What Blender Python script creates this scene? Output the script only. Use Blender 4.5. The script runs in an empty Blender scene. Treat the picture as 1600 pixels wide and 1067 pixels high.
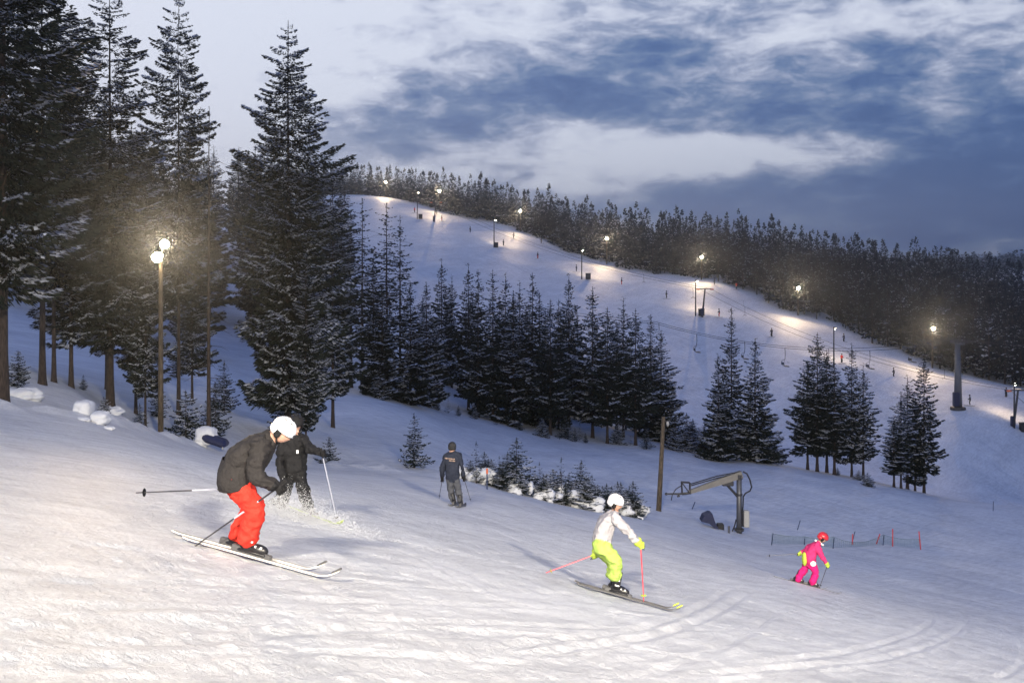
import bpy, math, random, time
import numpy as np
from mathutils import Vector, Matrix, noise as mnoise
T0 = time.time()
S = bpy.context.scene
C = S.collection
R = math.radians
random.seed(7)
F = 1556.0; CX = 800.0; HY = 420.0            # pinhole of the photograph: focal length, centre column, horizon row (photo pixels)

# ------------------------------------------------------------------ camera
cam = bpy.data.cameras.new('camera'); camo = bpy.data.objects.new('camera', cam); C.objects.link(camo)
camo.location = (0, 0, 0); camo.rotation_euler = (R(90), 0, 0)
cam.sensor_width = 36; cam.lens = 35.0; cam.shift_y = (HY - 533.5) / 1600.0
cam.clip_start = 0.1; cam.clip_end = 9000
S.camera = camo
S.view_settings.view_transform = 'Standard'; S.view_settings.look = 'None'
S.view_settings.exposure = 0; S.view_settings.gamma = 1
S.render.engine = 'CYCLES'
S.cycles.use_denoising = True
S.cycles.max_bounces = 5; S.cycles.diffuse_bounces = 2; S.cycles.volume_bounces = 0
S.cycles.sample_clamp_indirect = 3

# ------------------------------------------------------------------ sky at dusk
W = bpy.data.worlds.new('World'); S.world = W; W.use_nodes = True
nt = W.node_tree; nt.nodes.clear()
def N(tree, typ, **kw):
    n = tree.nodes.new(typ)
    for k, v in kw.items(): setattr(n, k, v)
    return n
def math_(tree, op, a, b=None, c=None, clamp=False):
    n = N(tree, 'ShaderNodeMath', operation=op); n.use_clamp = clamp
    for i, v in enumerate((a, b, c)):
        if v is None: continue
        if isinstance(v, (int, float)): n.inputs[i].default_value = v
        else: tree.links.new(v, n.inputs[i])
    return n.outputs[0]
def build_sky():
    t = nt; L = t.links
    tc = N(t, 'ShaderNodeTexCoord'); sep = N(t, 'ShaderNodeSeparateXYZ'); L.new(tc.outputs['Generated'], sep.inputs[0])
    x, y, z = sep.outputs
    az = math_(t, 'ARCTAN2', x, y)
    rr = math_(t, 'SQRT', math_(t, 'ADD', math_(t, 'MULTIPLY', x, x), math_(t, 'MULTIPLY', y, y)))
    el = math_(t, 'ARCTAN2', z, rr)
    # noise with layers flattened towards the horizon
    vec = N(t, 'ShaderNodeCombineXYZ'); L.new(math_(t, 'MULTIPLY', x, 1.0), vec.inputs[0]); L.new(y, vec.inputs[1])
    L.new(math_(t, 'MULTIPLY', z, 2.6), vec.inputs[2])
    def nz(scale, detail, rough, dist=0.0, off=0.0):
        m = N(t, 'ShaderNodeMapping'); m.inputs['Location'].default_value = (off, off * .7, off * 1.3)
        L.new(vec.outputs[0], m.inputs[0])
        n = N(t, 'ShaderNodeTexNoise'); n.inputs['Scale'].default_value = scale; n.inputs['Detail'].default_value = detail
        n.inputs['Roughness'].default_value = rough; n.inputs['Distortion'].default_value = dist
        L.new(m.outputs[0], n.inputs['Vector']); return n.outputs[0]
    big = nz(6.0, 7, .56, .25, 3.1)
    fine = nz(21.0, 8, .62, .35, 9.3)
    warp = math_(t, 'MULTIPLY', math_(t, 'SUBTRACT', nz(9.0, 3, .5, 0, 5.7), .5), .16)
    azw = math_(t, 'ADD', az, warp); elw = math_(t, 'ADD', el, math_(t, 'MULTIPLY', warp, .45))
    def blob(px, py, rx, ry, amp):
        a0 = math.atan((px - CX) / F); e0 = math.atan((HY - py) / F * math.cos(a0))
        dx = math_(t, 'DIVIDE', math_(t, 'SUBTRACT', azw, a0), rx / F); dy = math_(t, 'DIVIDE', math_(t, 'SUBTRACT', elw, e0), ry / F)
        s = math_(t, 'ADD', math_(t, 'MULTIPLY', dx, dx), math_(t, 'MULTIPLY', dy, dy))
        return math_(t, 'MULTIPLY', math_(t, 'EXPONENT', math_(t, 'MULTIPLY', s, -1.0)), amp)
    # broad tone: pale to the west (left), heavier cloud to the right
    d = math_(t, 'ADD', math_(t, 'MULTIPLY', math_(t, 'SINE', az), .42), .25)
    for b in SKY_BLOBS: d = math_(t, 'ADD', d, blob(*b))
    d = math_(t, 'ADD', d, math_(t, 'MULTIPLY', math_(t, 'SUBTRACT', big, .5), 1.7))
    d = math_(t, 'ADD', d, math_(t, 'MULTIPLY', math_(t, 'SUBTRACT', fine, .5), 1.45))
    # the sky overhead has gone deep blue
    zen = N(t, 'ShaderNodeMapRange'); zen.interpolation_type = 'SMOOTHSTEP'; L.new(el, zen.inputs[0])
    zen.inputs[1].default_value = .26; zen.inputs[2].default_value = 1.0; zen.inputs[3].default_value = 0; zen.inputs[4].default_value = 1
    ramp = N(t, 'ShaderNodeValToRGB'); L.new(d, ramp.inputs[0])
    cr = ramp.color_ramp; cr.elements[0].position = 0.0; cr.elements[0].color = (.70, .74, .84, 1)
    cr.elements[1].position = 1.0; cr.elements[1].color = (.026, .082, .24, 1)
    for p, c in ((.20, (.57, .61, .73)), (.40, (.31, .36, .50)), (.60, (.125, .195, .35)), (.80, (.050, .115, .285))):
        e = cr.elements.new(p); e.color = c + (1,)
    sky = N(t, 'ShaderNodeTexSky'); sky.sky_type = 'NISHITA'; sky.sun_disc = False
    sky.sun_elevation = R(1.0); sky.sun_rotation = R(-35); sky.altitude = 900
    clear = N(t, 'ShaderNodeMix', data_type='RGBA', blend_type='MULTIPLY'); clear.inputs[0].default_value = 1
    L.new(sky.outputs[0], clear.inputs[6]); clear.inputs[7].default_value = (.55, .50, .60, 1)
    mixz = N(t, 'ShaderNodeMix', data_type='RGBA'); L.new(math_(t, 'MULTIPLY', zen.outputs[0], .85), mixz.inputs[0])
    L.new(ramp.outputs[0], mixz.inputs[6]); mixz.inputs[7].default_value = ZENITH + (1,)
    mixc = N(t, 'ShaderNodeMix', data_type='RGBA'); mixc.inputs[0].default_value = .97
    L.new(clear.outputs[2], mixc.inputs[6]); L.new(mixz.outputs[2], mixc.inputs[7])
    bg = N(t, 'ShaderNodeBackground'); bg.inputs[1].default_value = SKY_STRENGTH; L.new(mixc.outputs[2], bg.inputs[0])
    out = N(t, 'ShaderNodeOutputWorld'); L.new(bg.outputs[0], out.inputs[0])
SKY_BLOBS = [(860, 130, 280, 60, .50), (660, 215, 190, 45, .50), (1120, 240, 210, 26, -.72), (880, 215, 90, 16, -.4), (880, 262, 80, 22, -.35), (1450, 340, 560, 66, .62),
             (1420, 120, 210, 60, .34), (1560, 240, 180, 60, .42), (640, 50, 330, 60, -.20), (1250, 60, 160, 30, -.1),
             (250, 120, 420, 170, -.32), (1560, 30, 200, 40, -.12)]
ZENITH = (.024, .092, .38)
SKY_STRENGTH = 1.15
HAZE = 0.00042; HAZE_G = .86
build_sky()

# ------------------------------------------------------------------ materials
def mat(name, col, rough=.7, metal=0., var=.0, vscale=8., bump=0., bscale=40., spec=.5, emit=None, estr=0., coords='Object', bdist=.02):
    m = bpy.data.materials.new(name); m.use_nodes = True; t = m.node_tree; b = t.nodes['Principled BSDF']
    b.inputs['Base Color'].default_value = (*col, 1); b.inputs['Roughness'].default_value = rough
    b.inputs['Metallic'].default_value = metal; b.inputs['Specular IOR Level'].default_value = spec
    tc = N(t, 'ShaderNodeTexCoord')
    if var:
        n = N(t, 'ShaderNodeTexNoise'); n.inputs['Scale'].default_value = vscale; n.inputs['Detail'].default_value = 4
        t.links.new(tc.outputs[coords], n.inputs['Vector'])
        mx = N(t, 'ShaderNodeMix', data_type='RGBA'); t.links.new(n.outputs[0], mx.inputs[0])
        mx.inputs[6].default_value = (*[c * (1 - var) for c in col], 1); mx.inputs[7].default_value = (*[min(1, c * (1 + var)) for c in col], 1)
        t.links.new(mx.outputs[2], b.inputs['Base Color'])
    if bump:
        n = N(t, 'ShaderNodeTexNoise'); n.inputs['Scale'].default_value = bscale; n.inputs['Detail'].default_value = 5
        t.links.new(tc.outputs[coords], n.inputs['Vector'])
        bp = N(t, 'ShaderNodeBump'); bp.inputs['Strength'].default_value = bump; bp.inputs['Distance'].default_value = bdist
        t.links.new(n.outputs[0], bp.inputs['Height']); t.links.new(bp.outputs[0], b.inputs['Normal'])
    if emit:
        b.inputs['Emission Color'].default_value = (*emit, 1); b.inputs['Emission Strength'].default_value = estr
    return m
def bark_mat(name, col):
    m = bpy.data.materials.new(name); m.use_nodes = True; t = m.node_tree; b = t.nodes['Principled BSDF']
    tc = N(t, 'ShaderNodeTexCoord'); mp = N(t, 'ShaderNodeMapping'); mp.inputs['Scale'].default_value = (9, 9, 2.0)
    t.links.new(tc.outputs['Object'], mp.inputs[0]); n = N(t, 'ShaderNodeTexNoise'); n.inputs['Scale'].default_value = 2.2
    n.inputs['Detail'].default_value = 6; t.links.new(mp.outputs[0], n.inputs['Vector'])
    r = N(t, 'ShaderNodeValToRGB'); r.color_ramp.elements[0].position = .35; r.color_ramp.elements[0].color = (*[c * .45 for c in col], 1)
    r.color_ramp.elements[1].position = .7; r.color_ramp.elements[1].color = (*[c * 1.35 for c in col], 1)
    t.links.new(n.outputs[0], r.inputs[0]); t.links.new(r.outputs[0], b.inputs['Base Color']); b.inputs['Roughness'].default_value = .9
    bp = N(t, 'ShaderNodeBump'); bp.inputs['Strength'].default_value = .8; bp.inputs['Distance'].default_value = .03
    t.links.new(n.outputs[0], bp.inputs['Height']); t.links.new(bp.outputs[0], b.inputs['Normal'])
    return m
def snow_mat(name, col=(.80, .82, .86), groomed=True):
    m = bpy.data.materials.new(name); m.use_nodes = True; t = m.node_tree; b = t.nodes['Principled BSDF']; L = t.links
    b.inputs['Roughness'].default_value = .55; b.inputs['Specular IOR Level'].default_value = .3
    tc = N(t, 'ShaderNodeTexCoord')
    def nz(scale, detail, rough, sc=(1, 1, 1), rot=0):
        mp = N(t, 'ShaderNodeMapping', vector_type='TEXTURE'); mp.inputs['Scale'].default_value = tuple(1 / v for v in sc); mp.inputs['Rotation'].default_value = (0, 0, rot)
        L.new(tc.outputs['Object'], mp.inputs[0]); n = N(t, 'ShaderNodeTexNoise'); n.inputs['Scale'].default_value = scale
        n.inputs['Detail'].default_value = detail; n.inputs['Roughness'].default_value = rough; L.new(mp.outputs[0], n.inputs['Vector']); return n.outputs[0]
    grain = nz(17, 7, .75); streak = nz(2.6, 7, .66, (.27, 1.5, 1), R(50)); patch = nz(.22, 4, .55, (.6, 1.6, 1), R(50))
    wide = nz(.35, 5, .62, (.10, 1.0, .3), R(-51)); drift = nz(.05, 5, .6, (.5, 1.8, 1), R(-51))
    h = math_(t, 'ADD', math_(t, 'MULTIPLY', grain, .75), math_(t, 'MULTIPLY', streak, .9))
    h = math_(t, 'ADD', h, math_(t, 'ADD', math_(t, 'MULTIPLY', wide, 3.0), math_(t, 'MULTIPLY', drift, 14)))
    # icy scraped patches are a touch darker and smoother than loose snow
    ramp = N(t, 'ShaderNodeValToRGB'); cr = ramp.color_ramp
    cr.elements[0].position = .36; cr.elements[0].color = (*[c * f for c, f in zip(col, (.60, .60, .62))], 1)
    cr.elements[1].position = .58; cr.elements[1].color = (*col, 1)
    mixv = math_(t, 'ADD', math_(t, 'MULTIPLY', streak, .42), math_(t, 'MULTIPLY', patch, .25))
    mixv = math_(t, 'ADD', mixv, math_(t, 'MULTIPLY', grain, .33))
    L.new(mixv, ramp.inputs[0]); L.new(ramp.outputs[0], b.inputs['Base Color'])
    bp = N(t, 'ShaderNodeBump'); bp.inputs['Strength'].default_value = 1.0 if groomed else .6; bp.inputs['Distance'].default_value = .07
    L.new(h, bp.inputs['Height']); L.new(bp.outputs[0], b.inputs['Normal'])
    return m
def needle_mat(name, col):
    m = mat(name, col, .75, var=.45, vscale=1.7, spec=.25); return m
def fabric(name, col, rough=.8, var=.12):
    return mat(name, col, rough, var=max(var, .3), vscale=9, bump=1.0, bscale=9, spec=.25, bdist=.06)
M = {}
M['snow'] = snow_mat('groomed_snow')
M['softsnow'] = mat('soft_snow', (.68, .70, .74), .7, var=.12, vscale=5, bump=.8, bscale=14, spec=.15)
M['treesnow'] = mat('branch_snow', (.55, .58, .66), .7, var=.15, vscale=2, spec=.2)
M['needles'] = needle_mat('spruce_needles', (.011, .018, .014))
M['needlesfar'] = needle_mat('forest_needles', (.008, .012, .014))
M['bark'] = bark_mat('spruce_bark', (.048, .034, .027))
M['wood'] = bark_mat('pole_wood', (.115, .088, .06))
M['galv'] = mat('galvanised_steel', (.12, .125, .14), .5, .6, var=.2, vscale=5, bump=.1)
M['dark'] = mat('dark_steel', (.05, .05, .055), .5, .4, var=.2)
M['black'] = mat('black_plastic', (.018, .018, .02), .5, var=.2)
M['rubber'] = mat('black_hose', (.02, .02, .022), .45)
M['bluepad'] = mat('blue_padding', (.010, .015, .055), .55, var=.2, vscale=3, bump=.2, bscale=6)
M['greybox'] = mat('control_box_paint', (.38, .38, .37), .5, var=.1)
M['boom'] = mat('boom_paint', (.19, .18, .165), .55, .2, var=.25, vscale=3, bump=.1)
M['red'] = mat('red_post_paint', (.55, .05, .05), .5, var=.1)
M['orange'] = mat('orange_paint', (.75, .16, .05), .5, var=.1)
M['bluepost'] = mat('blue_post_paint', (.03, .045, .10), .5)
M['net'] = mat('green_netting', (.05, .11, .10), .8)
M['lampglow'] = mat('lamp_glass', (1, .9, .7), .3, emit=(1.0, .80, .50), estr=220)
M['lamphousing'] = mat('lamp_housing', (.12, .12, .12), .5, .5)
M['cable'] = mat('steel_cable', (.05, .05, .055), .5, .5)

# ------------------------------------------------------------------ terrain
NEARP = (-1.6, -.25, -.197)                       # piste plane under and in front of the camera
CTRL = [  # photo column, photo row, distance in metres
 # near piste
 (385, 868, 10.15), (460, 800, 15.7), (962, 932, 15.3), (712, 790, 29), (1265, 919, 28), (1450, 935, 38), (1600, 985, 31), (1600, 1035, 22), (600, 760, 29.8),
 # edge of the piste on the left and the hollow with the big spruces behind it
 (0, 636, 23), (130, 652, 25), (251, 676, 33), (350, 692, 36), (450, 712, 40), (540, 722, 42), (640, 738, 42), (720, 752, 42),
 (800, 772, 43), (900, 794, 45), (1000, 812, 47), (1150, 838, 55),
 (5, 610, 26), (65, 586, 33), (110, 594, 34), (172, 628, 36), (215, 652, 37), (280, 648, 42), (327, 668, 38), (475, 692, 46), (448, 682, 47),
 (0, 560, 45), (0, 480, 80), (-400, 560, 26), (-400, 470, 80), (-300, 400, 160), (100, 480, 100), (100, 420, 160), (300, 590, 62), (300, 540, 95), (300, 450, 170), (380, 590, 78),
 (500, 655, 62), (600, 700, 54), (600, 640, 74), (600, 610, 92), (550, 605, 90), (700, 655, 88), (700, 710, 62), (800, 735, 66), (800, 690, 86), (860, 680, 98),
 (950, 694, 98), (1000, 695, 99), (950, 740, 76), (1030, 802, 60), (1124, 719, 100), (1183, 722, 101), (1270, 736, 103), (1340, 746, 104), (1443, 770, 106), (1200, 775, 78),
 (1400, 850, 63), (1552, 800, 88), (1600, 880, 60), (1600, 790, 100), (2000, 1000, 60), (2000, 860, 100),
 # open slope behind the middle trees
 (640, 560, 135), (750, 560, 150), (850, 600, 145), (960, 600, 160), (1060, 640, 158), (1250, 690, 158), (1420, 735, 158), (1600, 765, 155),
 (650, 440, 235), (800, 440, 250), (950, 490, 232), (1100, 550, 205), (1300, 620, 183), (1500, 680, 168), (560, 480, 190),
 # lift line
 (652, 341, 330), (772, 387, 290), (909, 435, 262), (1087, 492, 230), (1303, 572, 202), (1497, 640, 180), (1585, 668, 174), (1800, 740, 155), (2100, 800, 150),
 # forest edge above the floodlit piste
 (560, 305, 395), (650, 318, 375), (730, 340, 350), (800, 356, 330), (880, 391, 310), (1000, 425, 288), (1130, 442, 268), (1200, 472, 257), (1300, 506, 243),
 (1400, 546, 230), (1480, 580, 221), (1600, 605, 214), (1850, 670, 200),
 # forest ground behind
 (560, 312, 450), (700, 328, 420), (800, 345, 400), (1000, 388, 370), (1150, 405, 350), (1300, 440, 335), (1450, 470, 330), (1600, 500, 330), (1900, 560, 320),
 (400, 330, 330), (420, 400, 240), (200, 350, 300), (-100, 340, 300), (-500, 330, 300),
 (200, 370, 600), (800, 395, 600), (1200, 425, 520), (1600, 452, 480), (2000, 480, 480), (-500, 360, 600),
 (1200, 425, 900), (1600, 420, 1200), (1450, 416, 1900), (1600, 412, 1900), (1800, 408, 1900), (800, 410, 1200), (0, 400, 1200), (-500, 390, 1200), (2300, 415, 1500),
 (0, 424, 4000), (800, 424, 4000), (1600, 424, 4000), (2300, 424, 4000), (-600, 424, 4000)]
cp = np.array(CTRL, float)
cu = (cp[:, 0] - CX) / F; cy = cp[:, 2]; cz = (HY - cp[:, 1]) / F * cy
# a few points pinned to the near plane
ext = []
for u in (-1.3, -.9, -.5, 0, .5, .9, 1.3):
    for y in (2.5, 5, 9): ext.append((u, y, NEARP[0] + NEARP[1] * u * y + NEARP[2] * y))
for u in (-.3, 0, .3):
    for y in (14, 20): ext.append((u, y, NEARP[0] + NEARP[1] * u * y + NEARP[2] * y))
ext = np.array(ext)
cu = np.concatenate([cu, ext[:, 0]]); cy = np.concatenate([cy, ext[:, 1]]); cz = np.concatenate([cz, ext[:, 2]])
KV = .42
def feat(u, y): return u, np.log(y) * KV
fu, fv = feat(cu, cy); fw = (cz - NEARP[0]) / cy
def tps(r2): return np.where(r2 > 1e-12, .5 * r2 * np.log(np.maximum(r2, 1e-12)), 0)
n = len(fu); A = np.zeros((n + 3, n + 3)); A[:n, :n] = tps((fu[:, None] - fu) ** 2 + (fv[:, None] - fv) ** 2) + np.eye(n) * 2e-5
A[:n, n] = 1; A[:n, n + 1] = fu; A[:n, n + 2] = fv; A[n:, :n] = A[:n, n:].T
sol = np.linalg.solve(A, np.concatenate([fw, [0, 0, 0]]))
LIP = [((px - CX) / F * Y, Y) for px, Y in ((-500, 17), (-60, 22.3), (0, 23), (65, 24), (130, 25), (190, 27.5), (251, 31), (350, 35), (450, 38.5), (540, 41), (640, 42.5), (730, 44))]
def lip(x, y):
    # bank of pushed snow along the left edge of the piste and the hollow behind it
    best = np.full(len(x), 1e9); sg = np.ones(len(x)); al = np.zeros(len(x)); acc = 0.
    for (ax, ay), (bx, by) in zip(LIP[:-1], LIP[1:]):
        dx, dy = bx - ax, by - ay; l2 = dx * dx + dy * dy; t = np.clip(((x - ax) * dx + (y - ay) * dy) / l2, 0, 1)
        ex, ey = x - ax - t * dx, y - ay - t * dy; d = np.hypot(ex, ey); m = d < best
        best = np.where(m, d, best); sg = np.where(m, np.sign(dx * ey - dy * ex), sg); al = np.where(m, acc + t * l2 ** .5, al); acc += l2 ** .5
    fade = np.clip(al / 4, 0, 1) * np.clip((acc - al) / 4, 0, 1)
    rough = .8 + .5 * np.sin(al * 1.9) * np.sin(al * .73) + .25 * np.sin(al * 5.1)
    b = np.where(sg > 0, best, -best)
    return fade * (.16 * rough * np.exp(-(best / .45) ** 2) - .55 * np.clip(b / 1.1, 0, 1) * np.exp(-(np.maximum(b, 0) / 6.) ** 2))
def H(x, y):
    x = np.atleast_1d(np.asarray(x, float)); y = np.atleast_1d(np.asarray(y, float)); sh = x.shape; x = x.ravel(); y = y.ravel()
    out = np.empty_like(x)
    yy = np.maximum(y, 2.0); u = np.clip(x / yy, -1.25, 1.25)
    a, b = feat(u, np.minimum(yy, 4200))
    for i in range(0, len(x), 20000):
        s = slice(i, i + 20000)
        r2 = (a[s, None] - fu) ** 2 + (b[s, None] - fv) ** 2
        out[s] = tps(r2) @ sol[:n] + sol[n] + sol[n + 1] * a[s] + sol[n + 2] * b[s]
    zt = NEARP[0] + out * yy
    zp = NEARP[0] + NEARP[1] * x + NEARP[2] * y
    # ground shape fades to the plain piste plane next to and behind the camera
    k = np.clip((y - 2.5) / 3.5, 0, 1); k = k * k * (3 - 2 * k)
    z = zp * (1 - k) + zt * k + lip(x, y)
    return z.reshape(sh)
def h1(x, y): return float(H([x], [y])[0])
def P(px, py, Y): return Vector(((px - CX) / F * Y, Y, (HY - py) / F * Y))
def G(px, Y): x = (px - CX) / F * Y; return Vector((x, Y, h1(x, Y)))
def hit(px, py, ymin=3.0, ymax=900.):
    ys = np.exp(np.linspace(math.log(ymin), math.log(ymax), 1400)); xs = (px - CX) / F * ys; zr = (HY - py) / F * ys
    d = zr - H(xs, ys); k = np.where((d[:-1] > 0) & (d[1:] <= 0))[0]
    if len(k) == 0: return None
    k = k[0]; f = d[k] / (d[k] - d[k + 1]); Y = ys[k] + f * (ys[k + 1] - ys[k]); return Vector(((px - CX) / F * Y, Y, (HY - py) / F * Y))
def vnoise(x, y, seed=0):
    xi = np.floor(x).astype(np.int64); yi = np.floor(y).astype(np.int64); fx = x - xi; fy = y - yi
    def h(a, b):
        v = (a * 374761393 + b * 668265263 + seed * 1442695041) & 0xffffffff
        v = ((v ^ (v >> 13)) * 1274126177) & 0xffffffff
        return ((v ^ (v >> 16)) & 0xffff) / 65535.0
    sx = fx * fx * (3 - 2 * fx); sy = fy * fy * (3 - 2 * fy)
    return (h(xi, yi) * (1 - sx) + h(xi + 1, yi) * sx) * (1 - sy) + (h(xi, yi + 1) * (1 - sx) + h(xi + 1, yi + 1) * sx) * sy
TRACKS = [  # ski tracks cut into the near piste, photo pixels
 [(1120, 1052), (1250, 1042), (1360, 1032), (1450, 1010), (1500, 985), (1510, 960), (1470, 940), (1400, 925)],
 [(1180, 1036), (1300, 1022), (1400, 1000), (1450, 978), (1455, 958), (1420, 938), (1350, 922)],
 [(1560, 1060), (1600, 1030), (1585, 990), (1540, 965)],
 [(800, 1010), (930, 995), (1040, 972), (1110, 940), (1140, 918)],
 [(870, 1016), (990, 1000), (1090, 972), (1150, 940), (1175, 922)],
 [(300, 1000), (600, 985), (900, 1000), (1100, 1030)],
 [(0, 905), (250, 912), (480, 905), (700, 920), (900, 928)],
 [(60, 780), (300, 800), (560, 835), (800, 880), (1000, 905)],
 [(330, 868), (400, 878), (520, 890), (640, 905)],
 [(0, 960), (300, 952), (700, 975), (1100, 985)], [(120, 1040), (500, 1020), (820, 1035)], [(500, 940), (800, 948), (1000, 962), (1250, 1000)], [(700, 862), (900, 872), (1100, 900), (1300, 948), (1500, 1010)],
 [(150, 850), (350, 872), (600, 868)], [(20, 720), (200, 742), (420, 790), (620, 858), (760, 930)], [(1000, 1060), (1150, 1000), (1220, 950)], [(560, 760), (700, 800), (860, 870), (960, 960)],
 [(600, 800), (760, 812), (950, 850), (1150, 880), (1300, 905)]]
def build_ground():
    uu = np.concatenate([np.linspace(-3.2, -.72, 36)[:-1], np.linspace(-.72, .72, 520), np.linspace(.72, 3.2, 36)[1:]])
    yy = np.concatenate([np.linspace(-45, 3.0, 22)[:-1], np.exp(np.linspace(math.log(3.0), math.log(30), 390))[:-1],
                         np.exp(np.linspace(math.log(30), math.log(420), 250))[:-1], np.exp(np.linspace(math.log(420), math.log(2700), 36))])
    s = np.maximum(yy, 0) + 2.0; s[yy < 3] = np.linspace(26, 5, (yy < 3).sum())
    X = uu[None, :] * s[:, None]; Y = np.repeat(yy[:, None], len(uu), 1)
    Z = H(X, Y)
    near = np.exp(-(np.maximum(Y, 0) / 26.) ** 2) + .0
    # scraped, streaky piste surface
    a = R(50); U = X * math.cos(a) + Y * math.sin(a); V = -X * math.sin(a) + Y * math.cos(a)
    st = (vnoise(U * .5, V * 1.9, 1) - .5) * .030 + (vnoise(U * 1.3, V * 4.2, 2) - .5) * .020 + (vnoise(U * 6, V * 11, 3) - .5) * .015
    lump = np.maximum(vnoise(U * 9, V * 11, 4) - .66, 0) * .07 * (vnoise(U * .6, V * .9, 8) > .45)
    Z += (st + lump) * near
    big = (vnoise(X * .11, Y * .11, 5) - .5) * .35 + (vnoise(X * .33, Y * .33, 6) - .5) * .12
    Z += big * np.clip((Y - 18) / 30, 0, 1)
    # grooming ribs and drifts on the far slopes
    Z += ((vnoise(X * .05 + Y * .02, Y * .05, 7) - .5) * 1.0) * np.clip((Y - 110) / 100, 0, 1)
    Xf = X.ravel(); Yf = Y.ravel(); D = np.zeros_like(Xf)
    sel = np.where((Yf > 3) & (Yf < 35) & (np.abs(Xf / np.maximum(Yf, 1)) < .62))[0]
    for k, tr in enumerate(TRACKS):
        pts = [hit(px, py) for px, py in tr]; pts = [p for p in pts if p]
        # smooth the track
        q = []
        for i in range(len(pts) - 1):
            p0 = pts[max(i - 1, 0)]; p1 = pts[i]; p2 = pts[i + 1]; p3 = pts[min(i + 2, len(pts) - 1)]
            for t in np.linspace(0, 1, 8, endpoint=False):
                q.append(.5 * ((2 * p1) + (p2 - p0) * t + (2 * p0 - 5 * p1 + 4 * p2 - p3) * t * t + (3 * p1 - p0 - 3 * p2 + p3) * t ** 3))
        q.append(pts[-1])
        x = Xf[sel]; y = Yf[sel]; best = np.full(len(sel), 1e9)
        for i in range(len(q) - 1):
            ax, ay = q[i].x, q[i].y; bx, by = q[i + 1].x - ax, q[i + 1].y - ay; l2 = bx * bx + by * by + 1e-9
            t = np.clip(((x - ax) * bx + (y - ay) * by) / l2, 0, 1); best = np.minimum(best, np.hypot(x - ax - t * bx, y - ay - t * by))
        amp = .022 if k < 5 else .013
        D[sel] += -amp * np.exp(-(best / .06) ** 2) + amp * .7 * np.exp(-((best - .13) / .05) ** 2)
    Z = Z + D.reshape(Z.shape)
    nr, nc = X.shape
    V3 = np.stack([X.ravel(), Y.ravel(), Z.ravel()], 1)
    idx = np.arange(nr * nc).reshape(nr, nc)
    Q = np.stack([idx[:-1, :-1], idx[:-1, 1:], idx[1:, 1:], idx[1:, :-1]], -1).reshape(-1, 4)
    me = np_mesh('snow_ground', V3, Q, [M['snow']]); me.shade_smooth()
    o = bpy.data.objects.new('snow_ground', me); C.objects.link(o); o['kind'] = 'structure'; o['label'] = 'snow covered ski slopes and hillside'
def np_mesh(name, V, Q, mats, mi=None):
    me = bpy.data.meshes.new(name); k = Q.shape[1]
    me.vertices.add(len(V)); me.vertices.foreach_set('co', np.ascontiguousarray(V, dtype=np.float32).ravel())
    me.loops.add(Q.size); me.loops.foreach_set('vertex_index', np.ascontiguousarray(Q, dtype=np.int32).ravel())
    me.polygons.add(len(Q)); me.polygons.foreach_set('loop_start', np.arange(0, Q.size, k, dtype=np.int32))
    for m in mats: me.materials.append(m)
    if mi is not None: me.polygons.foreach_set('material_index', np.ascontiguousarray(mi, dtype=np.int32))
    me.update(calc_edges=True); return me
build_ground()
print('ground', round(time.time() - T0, 1))

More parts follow.
